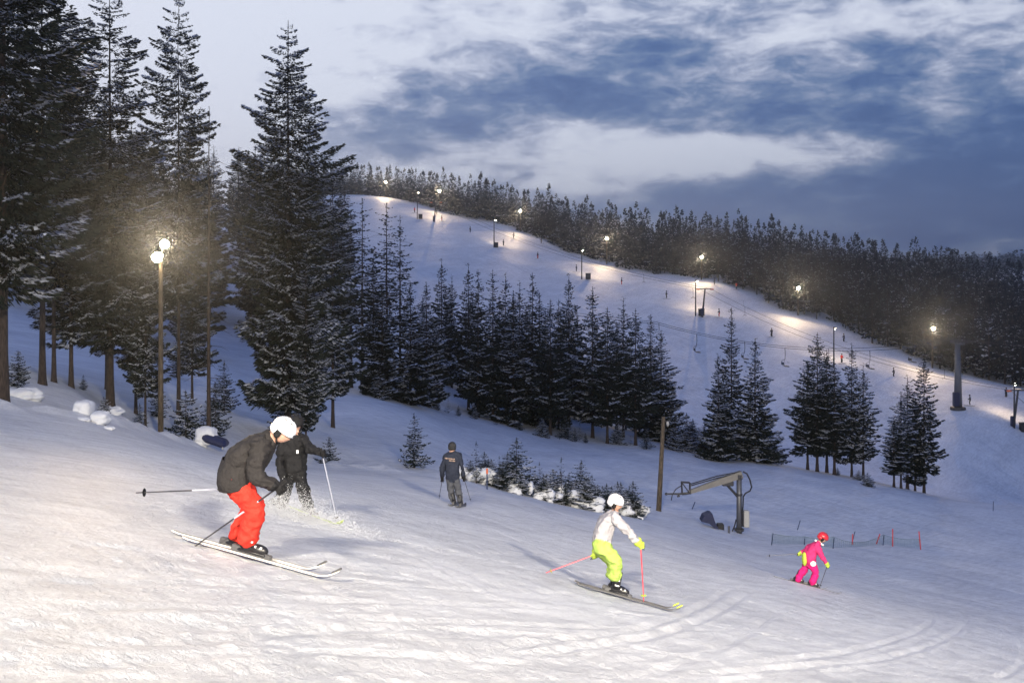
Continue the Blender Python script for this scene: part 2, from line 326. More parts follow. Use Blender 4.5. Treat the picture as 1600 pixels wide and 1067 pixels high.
# ------------------------------------------------------------------ mesh helper
def tag(o, label=None, cat=None, group=None, kind=None):
    if label: o['label'] = label
    if cat: o['category'] = cat
    if group: o['group'] = group
    if kind: o['kind'] = kind
    return o
def thing(name, loc, label, cat, group=None, rz=0):
    o = bpy.data.objects.new(name, None); C.objects.link(o); o.location = loc; o.rotation_euler = (0, 0, rz); o.empty_display_size = .2
    return tag(o, label, cat, group)
class MB:
    def __init__(s): s.v = []; s.f = []; s.m = []
    def add(s, vs, fs, m=0):
        b = len(s.v); s.v += [tuple(v) for v in vs]; s.f += [tuple(b + i for i in f) for f in fs]; s.m += [m] * len(fs)
    def box(s, c, size, rot=None, m=0, bev=0.0, taper=1.0):
        hx, hy, hz = [a / 2 for a in size]; c = Vector(c); vs = []
        if bev <= 0:
            for z, t in ((-hz, 1), (hz, taper)):
                for x, y in ((-hx, -hy), (hx, -hy), (hx, hy), (-hx, hy)): vs.append(Vector((x * t, y * t, z)))
            fs = [(3, 2, 1, 0), (4, 5, 6, 7), (0, 1, 5, 4), (1, 2, 6, 5), (2, 3, 7, 6), (3, 0, 4, 7)]
        else:
            b = bev; ring = [(-hx + b, -hy), (hx - b, -hy), (hx, -hy + b), (hx, hy - b), (hx - b, hy), (-hx + b, hy), (-hx, hy - b), (-hx, -hy + b)]
            for z, k in ((-hz, b), (-hz + b, 0), (hz - b, 0), (hz, b)):
                t = taper if z > 0 else 1
                for x, y in ring: vs.append(Vector((x * (1 - k / hx) * t, y * (1 - k / hy) * t, z)))
            fs = [tuple(range(7, -1, -1)), tuple(range(24, 32))]
            for r in range(3):
                for i in range(8): fs.append((r * 8 + i, r * 8 + (i + 1) % 8, r * 8 + 8 + (i + 1) % 8, r * 8 + 8 + i))
        if rot is not None: vs = [rot @ v for v in vs]
        s.add([v + c for v in vs], fs, m); return s
    def tube(s, pts, rad, n=8, m=0, cap=True, flat=None):
        pts = [Vector(p) for p in pts]
        if not isinstance(rad, (list, tuple)): rad = [rad] * len(pts)
        vs = []; fs = []; prev = None
        for i, p in enumerate(pts):
            d = (pts[min(i + 1, len(pts) - 1)] - pts[max(i - 1, 0)]); d = d.normalized() if d.length > 1e-9 else Vector((0, 0, 1))
            if prev is None: a = d.cross(Vector((0, 1, 0)) if abs(d.y) < .9 else Vector((1, 0, 0))).normalized()
            else: a = (prev - d * prev.dot(d)).normalized()
            prev = a; b = d.cross(a)
            for k in range(n):
                t = 2 * math.pi * k / n; vs.append(p + (a * math.cos(t) + b * math.sin(t)) * rad[i])
        for i in range(len(pts) - 1):
            for k in range(n): fs.append((i * n + k, i * n + (k + 1) % n, (i + 1) * n + (k + 1) % n, (i + 1) * n + k))
        if cap: fs.append(tuple(range(n - 1, -1, -1))); fs.append(tuple((len(pts) - 1) * n + k for k in range(n)))
        s.add(vs, fs, m); return s
    def ball(s, c, r, rot=None, nu=14, nv=9, m=0, v0=-1., v1=1., fn=None):
        c = Vector(c); r = (r, r, r) if isinstance(r, (int, float)) else r; vs = []; fs = []
        for j in range(nv + 1):
            t = math.pi * (v0 + (v1 - v0) * j / nv) / 2
            for i in range(nu):
                a = 2 * math.pi * i / nu; q = Vector((math.cos(t) * math.cos(a), math.cos(t) * math.sin(a), math.sin(t)))
                k = fn(q) if fn else 1; q = Vector((q.x * r[0] * k, q.y * r[1] * k, q.z * r[2] * k))
                if rot is not None: q = rot @ q
                vs.append(c + q)
        for j in range(nv):
            for i in range(nu): fs.append((j * nu + i, j * nu + (i + 1) % nu, (j + 1) * nu + (i + 1) % nu, (j + 1) * nu + i))
        fs.append(tuple(range(nu - 1, -1, -1))); fs.append(tuple(nv * nu + i for i in range(nu)))
        s.add(vs, fs, m); return s
    def mesh(s, name, mats, origin=(0, 0, 0), smooth=False):
        me = bpy.data.meshes.new(name); o = Vector(origin); me.from_pydata([(v[0] - o.x, v[1] - o.y, v[2] - o.z) for v in s.v], [], s.f)
        for mm in (mats if isinstance(mats, (list, tuple)) else [mats]): me.materials.append(mm)
        me.polygons.foreach_set('material_index', s.m)
        if smooth: me.shade_smooth()
        me.update(); return me
    def build(s, name, mats, parent=None, origin=None, smooth=False):
        if origin is None: origin = parent.location if parent is not None and parent.type == 'EMPTY' else (0, 0, 0)
        me = s.mesh(name, mats, origin, smooth); o = bpy.data.objects.new(name, me); C.objects.link(o)
        if parent is not None: o.parent = parent
        else: o.location = origin
        return o
def place(name, me, parent=None, loc=(0, 0, 0), rz=0, sc=None):
    o = bpy.data.objects.new(name, me); C.objects.link(o); o.parent = parent; o.location = loc; o.rotation_euler = (0, 0, rz)
    if sc is not None: o.scale = sc if isinstance(sc, (tuple, list)) else (sc, sc, sc)
    return o
def rot_to(d, up=Vector((0, 0, 1))):               # matrix whose local x runs along d, z near up
    d = Vector(d).normalized(); y = up.cross(d).normalized(); z = d.cross(y)
    return Matrix((d, y, z)).transposed()

def ordinal(objs, of, text):
    W_ = 'first second third fourth fifth sixth seventh eighth ninth tenth eleventh twelfth thirteenth fourteenth fifteenth sixteenth seventeenth eighteenth nineteenth twentieth'.split()
    objs = sorted(objs, key=lambda o: o.location.x / o.location.y); n = len(objs)
    for i, o in enumerate(objs):
        if i < (n + 1) // 2: w = (W_[i] if i else 'leftmost') + (' from the left' if i else '')
        else:
            k = n - 1 - i; w = (W_[k] if k else 'rightmost') + (' from the right' if k else '')
        o['label'] = text.replace('#', w)
# ------------------------------------------------------------------ spruces
def quads(p, d, l, w, roll, fold=0.0, up=None):
    n = len(p); d = d / np.linalg.norm(d, axis=1, keepdims=True)
    ref = np.tile(np.array([[0., 0., 1.]]), (n, 1)); side = np.cross(d, ref); side /= (np.linalg.norm(side, axis=1, keepdims=True) + 1e-9)
    nor = np.cross(side, d); c = np.cos(roll)[:, None]; s = np.sin(roll)[:, None]; sd = side * c + nor * s
    l = l[:, None]; w = w[:, None]; V = np.empty((n, 4, 3)); V[:, 0] = p; V[:, 2] = p + d * l
    mid = p + d * l * .45; V[:, 1] = mid + sd * w - nor * w * fold; V[:, 3] = mid - sd * w - nor * w * fold
    return V.reshape(-1, 3)
def spruce(rs, Ht, Rd, cb, nb, tps_, tl, tw, snow=.3, ragged=.3, slim=.85, droop=1.0, full=1.35, bare=0.0, lat=.34):
    """crown quads, snow quads. Ht height, Rd radius, cb crown base fraction, nb branches, tps_ twigs per metre, tl/tw twig size"""
    t = np.sort(1 - np.sqrt(rs.random(nb)) * 1.0); t = (t * .5 + .5 * np.linspace(0, 1, nb))
    t = np.clip(t, 0, .995); hz = Ht * (cb + (1 - cb) * t)
    az = np.arange(nb) * 2.39996 + rs.normal(0, .35, nb)
    whorl = .78 + .22 * np.sin(t * 46 + rs.random() * 6)
    side = 1 + .16 * np.sin(az + rs.random() * 6.28) + .12 * np.sin(az * 2 + t * 7)
    L = Rd * (np.minimum(1, (1 - t) * full) ** slim) * np.minimum(1, .62 + t * 3.2) * (1 - ragged * rs.random(nb) ** 1.6) * whorl * side + .03 * Rd + .1
    if bare: L *= np.where(rs.random(nb) < bare, .3, 1)
    el0 = (-.42 + .72 * t) * droop
    hit_s = rs.random(nb) < snow
    sp, sd_, sl, swd, sr = [], [], [], [], []; cp_, cd_, cl_, cw_, cr_ = [], [], [], [], []
    for i in range(nb):
        li = L[i]; k = max(5, int(li * tps_)); s = np.sqrt(rs.random(k)) if li > 1 else rs.random(k)
        ca, sa = math.cos(az[i]), math.sin(az[i])
        curve = ((.05 + .30 * rs.random()) * (1 - t[i])) * s * s - .16 * np.sin(s * 3.14) * (1 - t[i]) * droop
        px = s * li * math.cos(el0[i] * .8); pz = hz[i] + li * (math.sin(el0[i]) * s + curve)
        p = np.stack([px * ca, px * sa, pz], 1)
        sgn = np.where(rs.random(k) < .5, -1, 1); lo_ = sgn * rs.random(k) * lat * li * np.clip(s * (1.12 - s) * 2.2, 0, 1)
        p = p + np.stack([-sa * lo_, ca * lo_, -np.abs(lo_) * (.18 + .25 * (1 - t[i]))], 1); ang = sgn * (.35 + .85 * rs.random(k)) * (1.15 - .6 * s)
        dx = np.cos(az[i] + ang); dy = np.sin(az[i] + ang); dz = -.42 * droop + .35 * (t[i] - .35) + rs.normal(0, .22, k) + .35 * s * s
        d = np.stack([dx, dy, dz], 1)
        l = (1 - .5 * t[i]) * tl * (.55 + .6 * rs.random(k)) * (.30 + .80 * np.minimum(1, li / (3.2 * tl))) * (1.15 - .45 * s)
        cp_.append(p); cd_.append(d); cl_.append(l); cw_.append((1 - .35 * t[i]) * tw * (.7 + .6 * rs.random(k))); cr_.append(rs.random(k) * math.pi)
        if hit_s[i]:
            lo, hi = (rs.random() * .5, 1.0); m = (s > lo) & (rs.random(k) < .62)
            q = p[m].copy(); q[:, 2] += tw * 1.1 + .02
            sp.append(q); dd = d[m].copy(); dd[:, 2] *= .6; sd_.append(dd); sl.append(l[m] * .85); swd.append(tw * (1.1 + .7 * rs.random(m.sum()))); sr.append(rs.normal(0, .3, m.sum()))
    cat = np.concatenate
    CV = quads(cat(cp_), cat(cd_), cat(cl_), cat(cw_), cat(cr_))
    # leader shoots
    k = 46; fr = rs.random(k); hh = Ht * (.86 + .125 * fr); a = rs.random(k) * 6.28
    CV = cat([CV, quads(np.stack([0 * hh, 0 * hh, hh], 1), np.stack([np.cos(a) * .6, np.sin(a) * .6, .35 + .7 * fr], 1), tl * (.62 - .42 * fr), tw * (.8 - .5 * fr), rs.random(k) * 3)])
    SV = quads(cat(sp), cat(sd_), cat(sl), cat(swd), cat(sr), fold=.35) if sp and sum(len(a) for a in sp) else np.zeros((0, 3))
    return CV, SV
def q_idx(V): return np.arange(len(V)).reshape(-1, 4)
def trunk_mb(rs, Ht, r0, n=8, lean=.0, stubs=0, top=.985):
    b = MB(); k = 8; pts = []; rad = []
    for i in range(k + 1):
        t = i / k; z_ = -1.2 + (Ht * top + 1.2) * t; pts.append((lean * Ht * t * t + rs.normal(0, .012) * Ht * .12 * t, rs.normal(0, .01) * Ht * .1 * t, -1.2 + (Ht * top + 1.2) * t)); rad.append(r0 * (1 - t * .93) * (1.25 if i == 0 else 1))
    if n > 6: pts[1:1] = [(0, 0, -.15), (0, 0, .25), (0, 0, .9)] if r0 > .1 else [(0, 0, -.1), (0, 0, .05), (0, 0, .2)]; rad[0:1] = [r0 * 1.7, r0 * 1.55, r0 * 1.2, r0 * 1.04]
    b.tube(pts, rad, n + (6 if n > 6 else 0))
    for j in range(stubs):
        h = Ht * (.1 + .75 * rs.random()); a = rs.random() * 6.28; l = .4 + 1.1 * rs.random(); r = r0 * .12
        b.tube([(0, 0, h), (math.cos(a) * l * .6, math.sin(a) * l * .6, h - .05 * l), (math.cos(a) * l, math.sin(a) * l, h - .25 * l)], [r, r * .7, r * .25], 4)
    return b
TREE = {}
def tree_kind(key, seed, Ht, Rd, cb, nb, tpm, tl, tw, snow, r0, **kw):
    stubs = kw.pop('stubs', 6); rs = np.random.RandomState(seed)
    CV, SV = spruce(rs, Ht, Rd, cb, nb, tpm, tl, tw, snow, **kw)
    cm = np_mesh('crown', CV, q_idx(CV), [M['needles']])
    sm = np_mesh('branch_snow', SV, q_idx(SV), [M['treesnow']]) if len(SV) else None
    tm = trunk_mb(rs, Ht, r0, stubs=stubs).mesh('trunk', M['bark'], smooth=True)
    TREE[key] = (Ht, tm, cm, sm)
def plant_tree(key, px, Y, h, label, group=None, name='spruce_tree', wide=1.0, rz=None, base=None, cat='tree', sink=0):
    Ht, tm, cm, sm = TREE[key]; b = base or G(px, Y); s = h / Ht
    t = thing(name, b - Vector((0, 0, sink)), label, cat, group, rz if rz is not None else random.random() * 6.28)
    for nm, me in (('trunk', tm), ('crown', cm), ('branch_snow', sm)):
        if me is None: continue
        o = bpy.data.objects.new(nm, me); C.objects.link(o); o.parent = t; o.scale = (s * wide, s * wide, s)
        if nm == 'branch_snow': o['kind'] = 'stuff'
    return t
# near kinds (about 40 m away)
tree_kind('nearA', 11, 22, 3.5, .17, 330, 66, .42, .042, .50, .20, ragged=.55, full=2.2, slim=.75)
tree_kind('nearB', 12, 21, 2.5, .14, 300, 66, .40, .042, .60, .13, ragged=.6, full=1.9, slim=.8, stubs=14)
tree_kind('nearC', 13, 24, 3.5, .28, 270, 62, .42, .042, .45, .15, ragged=.6, full=2.4, slim=.75, stubs=14)
tree_kind('nearD', 14, 20, 3.1, .10, 500, 66, .40, .040, .60, .20, ragged=.55, full=2.4, slim=.8, lat=.42)
tree_kind('bareA', 15, 18, 1.0, .35, 70, 10, .30, .03, .2, .125, ragged=.8, stubs=60, bare=.7)
# middle kinds (about 100 m away)
tree_kind('midA', 21, 18, 2.7, .10, 240, 30, .55, .085, .30, .17, ragged=.55, full=1.5, slim=.85)
tree_kind('midB', 22, 18, 2.4, .05, 240, 30, .52, .085, .35, .16, ragged=.45, full=1.3, slim=.85)
tree_kind('midC', 23, 18, 2.0, .18, 190, 28, .50, .08, .22, .15, ragged=.65, full=2.0, slim=.8, stubs=16)
tree_kind('midD', 24, 18, 3.1, .03, 250, 30, .58, .09, .50, .17, ragged=.5, full=1.35, slim=1.0)
tree_kind('midE', 25, 18, 2.6, .17, 220, 30, .55, .085, .25, .17, ragged=.55, full=1.9, slim=.75, stubs=14)
tree_kind('midF', 27, 18, 2.2, .08, 200, 30, .55, .085, .28, .16, ragged=.75, full=1.4, slim=.7)
tree_kind('midG', 28, 18, 2.8, .12, 210, 30, .58, .085, .4, .17, ragged=.7, full=1.7, slim=.95)
tree_kind('thinA', 26, 18, 1.7, .25, 130, 20, .5, .075, .2, .13, ragged=.75, full=2, slim=.7, stubs=40, bare=.2)
# young ones
tree_kind('young', 31, 3, 1.0, .03, 80, 70, .17, .026, .35, .04, ragged=.5, slim=1.1, stubs=0, droop=.5)
tree_kind('youngsnow', 32, 3, 1.2, .02, 70, 60, .20, .045, .95, .05, ragged=.3, slim=.9, stubs=0, droop=.9)
tree_kind('sapling', 33, 2.2, .6, .10, 34, 50, .14, .018, .12, .025, ragged=.6, slim=1.2, stubs=0, droop=.2)
print('kinds', round(time.time() - T0, 1))

# big spruces on the left, beside the piste: kind, column, distance, height, trunk width factor, label
NEARS = [
 ('nearA', 4, 26, 19, .85, 0.4, 'huge dark spruce cut by the left picture edge, thick trunk nearest the piste'),
 ('nearC', 66, 33, 15.2, 1.15, 1.2, 'tall spruce with bare lower trunk, first of the two close together at left'),
 ('nearC', 84, 34.5, 12.5, 1.0, 3.0, 'spruce with bare straight trunk, right one of the close left pair'),
 ('nearB', 111, 35.5, 12, 1.1, 5.1, 'slimmer spruce with bare trunk standing alone behind the snow capped stumps'),
 ('nearA', 172, 37.5, 15.9, 1.0, 2.2, 'broad tall spruce left of the floodlight, its top leaving the picture'),
 ('nearB', 166, 44, 13, .8, 4.4, 'thin trunked spruce half hidden behind the broad one left of the floodlight'),
 ('nearB', 212, 40, 11.5, .85, 1.0, 'shorter spruce with slim trunk just left of the floodlight pole'),
 ('nearB', 227, 37.5, 9.5, .8, 3.3, 'low spruce with thin trunk closest to the floodlight pole'),
 ('nearC', 279, 43, 18.6, .74, .3, 'tall narrow topped spruce right behind the floodlight'),
 ('nearB', 300, 50, 11, .95, 2.5, 'spruce with snow on its boughs between the floodlight and the dead tree'),
 ('nearD', 450, 46, 19.8, .88, 1.6, 'large full conical spruce standing free behind the white helmeted skier'),
 ('nearB', 478, 44, 9.5, .85, 4.0, 'lower spruce with hanging boughs in front of the large conical spruce'),
 ('nearB', 520, 58, 15.5, 1.1, 5.2, 'dark spruce on the right flank of the large conical spruce')]
for k, px, Y, h, wd, rz, lab in NEARS: plant_tree(k, px, Y, h, lab, 'big spruces beside the piste', wide=wd, rz=rz)
t = plant_tree('bareA', 326, 38, 12.9, 'dead leafless spruce with thin pale trunk and broken twigs', rz=1.0, name='dead_spruce')
# background wood behind the big spruces
rs = np.random.RandomState(5); q = 0
for i in range(96):
    px = -60 + 600 * rs.random(); Y = 85 + 150 * rs.random()
    if px > 300: Y = 110 + 160 * rs.random()
    kd = ['midA', 'midB', 'midC', 'midE'][i % 4]
    plant_tree(kd, px, Y, 15 + 7 * rs.random() + (Y - 95) * .04, 'shaded spruce in the wood behind the big left hand spruces', 'spruces of the wood behind the big left spruces', wide=1 + .3 * rs.random())
# small growth round their feet
YN = [('youngsnow', 290, 676, 36, 2.0, 'small spruce loaded with snow right of the floodlight pole'),
      ('young', 350, 640, 50, 2.6, 'small dark spruce behind the padded post'),
      ('young', 336, 668, 40, 2.2, 'small dark spruce at the foot of the dead tree'),
      ('young', 247, 655, 41, 1.5, 'little spruce left of the floodlight pole foot'),
      ('young', 218, 668, 36, 1.0, 'tiny spruce in front of the slim trunks'),
      ('young', 441, 668, 48, 2.7, 'young dark spruce behind the white helmet'),
      ('youngsnow', 514, 720, 42, 1.5, 'young snow dusted spruce right of the black clad skier'),
      ('young', 276, 606, 60, 2.4, 'young spruce seen between the trunks behind the floodlight'),
      ('young', 205, 596, 62, 2.2, 'young spruce seen between two trunks left of the floodlight'),
      ('youngsnow', 28, 590, 31, 1.1, 'low snowy spruce beside the leftmost trunk'),
      ('young', 130, 610, 38, .6, 'tiny dark spruce behind the snow capped stumps'),
      ('youngsnow', 162, 662, 27, .6, 'low snow covered spruce twigs beside the snow capped stumps')]
for k, px, py, Y, h, lab in YN: plant_tree(k, px, Y, h, lab, 'young spruces among the big ones', name='young_spruce', cat='young tree', wide=1.05)

# the stand in the middle: kind, tip column, tip row, base row, distance, label, width
MID = [
 ('thinA', 566, 305, 612, 108, 'slender tall spruce at the left end of the middle stand', 1.2),
 ('thinA', 548, 330, 606, 104, 'slender spruce beside the large conical one, thin crown', 1.2),
 ('midB', 583, 396, 618, 98, 'narrow dark spruce low in front of the slender tall ones', .9),
 ('thinA', 604, 312, 615, 110, 'very tall slender spruce with thin crown rising over the piste', 1.25),
 ('thinA', 625, 333, 610, 118, 'lanky spruce with bare lower trunk, right of the very tall slender one', 1.0),
 ('midB', 597, 440, 622, 92, 'bushy spruce reaching to the snow below the slender trees', 1.0),
 ('midD', 641, 435, 632, 90, 'snow dusted spruce with open top at the left of the middle stand', .95),
 ('midD', 666, 437, 634, 91, 'pale frosted spruce, the snowiest of the middle stand', .95),
 ('midA', 690, 401, 612, 108, 'tall broad spruce behind the frosted one', .85),
 ('midC', 706, 428, 606, 112, 'dark spruce with bare leaning trunk in the gap of the middle stand', .8),
 ('midA', 732, 408, 640, 104, 'tall spruce with ragged forked top right of the gap', .85),
 ('midB', 747, 418, 652, 99, 'narrow spruce right beside the ragged topped one', .95),
 ('midB', 770, 417, 656, 100, 'pointed spruce left of the one with white boughs', .95),
 ('midA', 790, 423, 650, 106, 'spruce with kinked top behind the one with white boughs', .8),
 ('midD', 802, 450, 664, 98, 'spruce with long white snow laden boughs in mid stand', .9),
 ('midC', 812, 437, 660, 104, 'thin topped spruce between two pointed ones', .9),
 ('midB', 832, 423, 664, 101, 'pointed dark spruce in the centre of the middle stand', .95),
 ('midB', 843, 454, 668, 99, 'shorter spruce leaning on the pointed central one', .9),
 ('midE', 860, 464, 680, 96, 'spruce with visible trunk foot and snow blotches on low boughs', .9),
 ('midA', 889, 423, 668, 100, 'tallest pointed spruce of the middle stand', .85),
 ('midB', 873, 464, 672, 99, 'short topped spruce left of the tallest pointed one', .8),
 ('midA', 926, 444, 684, 98, 'full spruce with shaggy boughs right of the tallest one', .9),
 ('midE', 949, 476, 693, 96, 'dense dark spruce with thick trunk foot in open snow', 1.0),
 ('midC', 974, 462, 684, 99, 'slim pointed spruce behind the bare trunk feet', .95),
 ('midE', 993, 479, 695, 97, 'spruce with long bare trunk foot at the stand front', .85),
 ('midB', 1017, 488, 688, 99, 'narrow spruce second from the right end of the stand', .95),
 ('midD', 1033, 513, 690, 98, 'cone shaped spruce closing the right end of the stand', .95),
 ('midD', 1122, 549, 719, 99, 'shaggy snow flecked spruce rising from the thicket', 1.0),
 ('midB', 1143, 476, 712, 104, 'tall slender spruce rising behind the thicket', 1.0),
 ('midD', 1180, 525, 722, 100, 'broad snow flecked spruce at the right end of the thicket', 1.15),
 ('midE', 1262, 560, 734, 102, 'spruce at the left of the five tree clump, boughs down low', 1.05),
 ('midE', 1277, 516, 737, 103, 'tallest spruce of the clump left of the leaning bush', .95),
 ('midE', 1292, 542, 737, 106, 'spruce behind the tallest one of the clump', .95),
 ('midC', 1304, 570, 739, 102, 'thin spruce in the clump gap with bare foot', 1.2),
 ('midA', 1331, 532, 745, 103, 'open crowned tall spruce right side of the clump', .85),
 ('midC', 1349, 565, 747, 103, 'slimmer spruce at the right edge of the clump', 1.15),
 ('midC', 1397, 648, 761, 105, 'smallest spruce left of the far right group', 1.5),
 ('midC', 1408, 612, 763, 105, 'thin spruce second from left in the far right group', 1.1),
 ('midC', 1418, 584, 764, 106, 'middle spruce of the far right group with thin trunk', 1.1),
 ('midB', 1430, 620, 765, 106, 'spruce tucked behind the tallest of the far right group', .8),
 ('midE', 1444, 551, 769, 106, 'tallest spruce of the far right group, trunk bare to the snow', .8)]
for k, px, ty, by, Y, lab, wd in MID:
    b = hit(px, by, 60, 150); b = b if b and abs(b.y - Y) < 25 else G(px, Y); h = (HY - ty) / F * b.y - b.z
    k = {0: k, 1: k, 2: {'midA': 'midG', 'midB': 'midF'}.get(k, k)}[int(px) % 3]
    s = 18 / h; grp = 'spruces of the middle stand' if px < 1050 else 'spruces standing apart on the lower slope'
    plant_tree(k, px, b.y, h, lab, grp, base=b, wide=min(2.0, wd * s ** .5 * (1.08 if px < 1050 else 1.0) * random.uniform(.9, 1.15)))
for i in range(20):
    px = 655 + 375 * (i + .5) / 20 + random.uniform(-8, 8); Y = 112 + random.uniform(0, 8); b = G(px, Y)
    ty = np.interp(px, [650, 760, 900, 1030], [455, 450, 470, 530]) + random.uniform(0, 40); h = (HY - ty) / F * Y - b.z
    plant_tree(['midE', 'midF', 'midB', 'midG'][i % 4], px, Y, h, 'darker spruce deep inside the middle stand behind the front trees', 'spruces deep inside the middle stand', wide=1.15, base=b)
# thicket and bushes at the foot of the stands
rs = np.random.RandomState(9)
for i in range(26):
    px = 1046 + 158 * rs.random(); py = 692 + (px - 1046) * .17 + rs.normal(0, 4); b = hit(px, py, 70, 140)
    plant_tree(['young', 'youngsnow', 'youngsnow'][i % 3], px, b.y, 1.8 + 2.2 * rs.random(), 'bushy young spruce in the thicket left of the broad snow flecked spruce', 'young spruces of the thicket', base=b, name='young_spruce', cat='young tree', wide=1.5)
for i in range(22):
    px = [580, 592, 610, 618, 632, 655, 668, 683, 700, 716, 742, 775, 812, 846, 874, 884, 898, 906, 915, 965, 985, 1010][i]
    py = np.interp(px, [560, 700, 860, 1010], [612, 645, 684, 698]) + rs.normal(0, 2); b = hit(px, py, 60, 140)
    plant_tree(['young', 'youngsnow', 'sapling'][i % 3], px, b.y, .9 + 1.6 * rs.random(), 'small spruce at the foot of the middle stand', 'small spruces at the foot of the middle stand', base=b, name='young_spruce', cat='young tree', wide=1.1)
for px, py, h, k, lab in [(1356, 760, 1.3, 'youngsnow', 'dark low bush with snow at the right foot of the clump'), (1342, 750, 1.0, 'youngsnow', 'low snowy bush between the clump trunks and the dark bush'),
                          (1309, 742, .8, 'young', 'tiny bush among the trunk feet of the clump'), (1214, 728, .7, 'sapling', 'tiny lone sapling right of the broad snow flecked spruce'), (1200, 718, 1.1, 'young', 'small bush under the broad snow flecked spruce')]:
    b = hit(px, py, 60, 140); plant_tree(k, px, b.y, h, lab, base=b, name='young_spruce', cat='young tree', wide=1.5)
# hedge of young spruces on the edge of the near piste
b = hit(647, 735, 20, 80) ; b = G(647, 47)
t = plant_tree('young', 647, 47, 2.6, 'lone young spruce on the piste edge left of the standing skier', base=b, name='young_spruce', cat='young tree', wide=.95)
HEDGE = [(744, 'sapling', 1.9), (757, 'young', 1.5), (768, 'youngsnow', 1.2), (780, 'sapling', 1.5), (793, 'young', 1.8), (807, 'young', 2.6), (815, 'youngsnow', 1.0), (828, 'sapling', 1.3), (843, 'sapling', 1.7), (854, 'youngsnow', 1.2),
         (864, 'youngsnow', 1.5), (876, 'young', 1.5), (877, 'sapling', 2.2), (893, 'youngsnow', 1.1), (908, 'young', 2.3), (913, 'youngsnow', 1.3), (925, 'sapling', 1.7), (934, 'youngsnow', 1.2), (948, 'young', 1.4), (956, 'youngsnow', 1.3),
         (965, 'young', 1.6), (974, 'youngsnow', 1.2), (984, 'young', 1.5), (993, 'sapling', 1.6), (997, 'youngsnow', 1.0), (735, 'youngsnow', .9), (902, 'youngsnow', 1.2), (884, 'young', 1.0), (750, 'youngsnow', .9), (763, 'young', 1.2), (786, 'young', 1.3), (800, 'youngsnow', 1.1), (836, 'young', 1.1), (849, 'young', 1.2), (870, 'youngsnow', 1.1), (889, 'young', 1.5), (919, 'young', 1.5), (930, 'young', 1.1), (941, 'youngsnow', 1.2), (961, 'youngsnow', 1.1), (970, 'young', 1.6), (979, 'youngsnow', 1.3), (989, 'young', 1.8)]
hedge_snow = []
for i, (px, k, h) in enumerate(HEDGE):
    Y = np.interp(px, [700, 1000], [45, 50]) + (i % 3) * .8; b = G(px, Y)
    plant_tree(k, px, Y, h, 'young spruce poking from the snow drift along the piste edge' if k != 'youngsnow' else 'snow buried young spruce in the drift along the piste edge', 'young spruces in the drift along the piste edge', base=b, name='young_spruce', cat='young tree', wide=1.5 if k != 'sapling' else .9)
    if k == 'youngsnow': hedge_snow.append((b, h))
for b, h in hedge_snow:      # snow pillows over the buried ones
    m = MB(); rr = random.Random(int(b.x * 100))
    for j in range(9):
        c = b + Vector((rr.uniform(-.7, .7), rr.uniform(-.4, .4), h * rr.uniform(-.05, .42)))
        m.ball(c, (rr.uniform(.12, .42), rr.uniform(.14, .30), rr.uniform(.10, .27)), nu=16, nv=11, fn=lambda q: 1 + .55 * mnoise.noise(q * 1.9 + Vector((b.x, b.y, 0))))
    o = m.build('snow_clump', M['softsnow'], None, origin=b, smooth=True); tag(o, 'rounded snow clump lying on a buried young spruce', 'snow clump', 'snow clumps on the buried spruces')
print('trees', round(time.time() - T0, 1))

# ------------------------------------------------------------------ far forest
def edge(px):      # forest edge: row and distance for a column
    a = [c for c in CTRL if c[:2] in ((560, 305), (650, 318), (730, 340), (800, 356), (880, 391), (1000, 425), (1130, 442), (1200, 472), (1300, 506), (1400, 546), (1480, 580), (1600, 605), (1850, 670))]
    return float(np.interp(px, [c[0] for c in a], [c[2] for c in a]))
FK = []
for i, (rd, cbase, sn) in enumerate([(2.5, .06, .12), (2.1, .10, .08), (2.7, .05, .25), (2.0, .16, .08), (2.3, .08, .35), (2.8, .10, .12)]):
    sn *= .7; rs = np.random.RandomState(60 + i); CV, SV = spruce(rs, 14, rd, cbase, 125, 5.0, .80, .20, sn, ragged=.5, full=1.25, slim=.95)
    tb = trunk_mb(rs, 14, .16, n=4, top=.9)
    tv = np.array(tb.v)
    FK.append((CV, SV, tv, tb))
    V = np.concatenate([CV, SV]); mi = np.concatenate([np.zeros(len(CV) // 4), np.ones(len(SV) // 4)])
    me = np_mesh('forest_spruce', V, q_idx(V), [M['needlesfar'], M['treesnow'], M['bark']], mi)
    import bmesh
    bm = bmesh.new(); bm.from_mesh(me); vs = [bm.verts.new(v) for v in tb.v]
    for f in tb.f:
        try: ff = bm.faces.new([vs[j] for j in f]); ff.material_index = 2
        except ValueError: pass
    bm.to_mesh(me); bm.free(); FK[-1] = FK[-1] + (me,)
rs = np.random.RandomState(77); spots = []
for row in range(34):
    px = 470.
    while px < 1760:
        Yb = edge(px); off = 1.5 + row * 4.2 + row ** 1.6 * .30; Y = Yb + off + rs.normal(0, 1.6)
        if px < 560: Y += 0
        spots.append((px + rs.normal(0, 3), Y, row)); px += (3.1 if row < 3 else 4.2 + row * .12) / Y * F * (.75 + .5 * rs.random())
sp = np.array(spots); maxrow = np.interp(sp[:, 0], [470, 700, 900, 1100, 1400, 1800], [7, 7, 13, 18, 28, 33]); sp = sp[sp[:, 2] <= maxrow]
X = (sp[:, 0] - CX) / F * sp[:, 1]; Z = H(X, sp[:, 1])
hts = (9.5 + 6.5 * rs.random(len(sp))) * np.interp(sp[:, 0], [500, 900, 1600], [.86, 1.0, 1.15]) * np.where(rs.random(len(sp)) < .15, 1.15, 1)
order = np.argsort(sp[:, 1])          # the nearest are things, the rest one mass
ind = order[:280]; rest = order[280:]
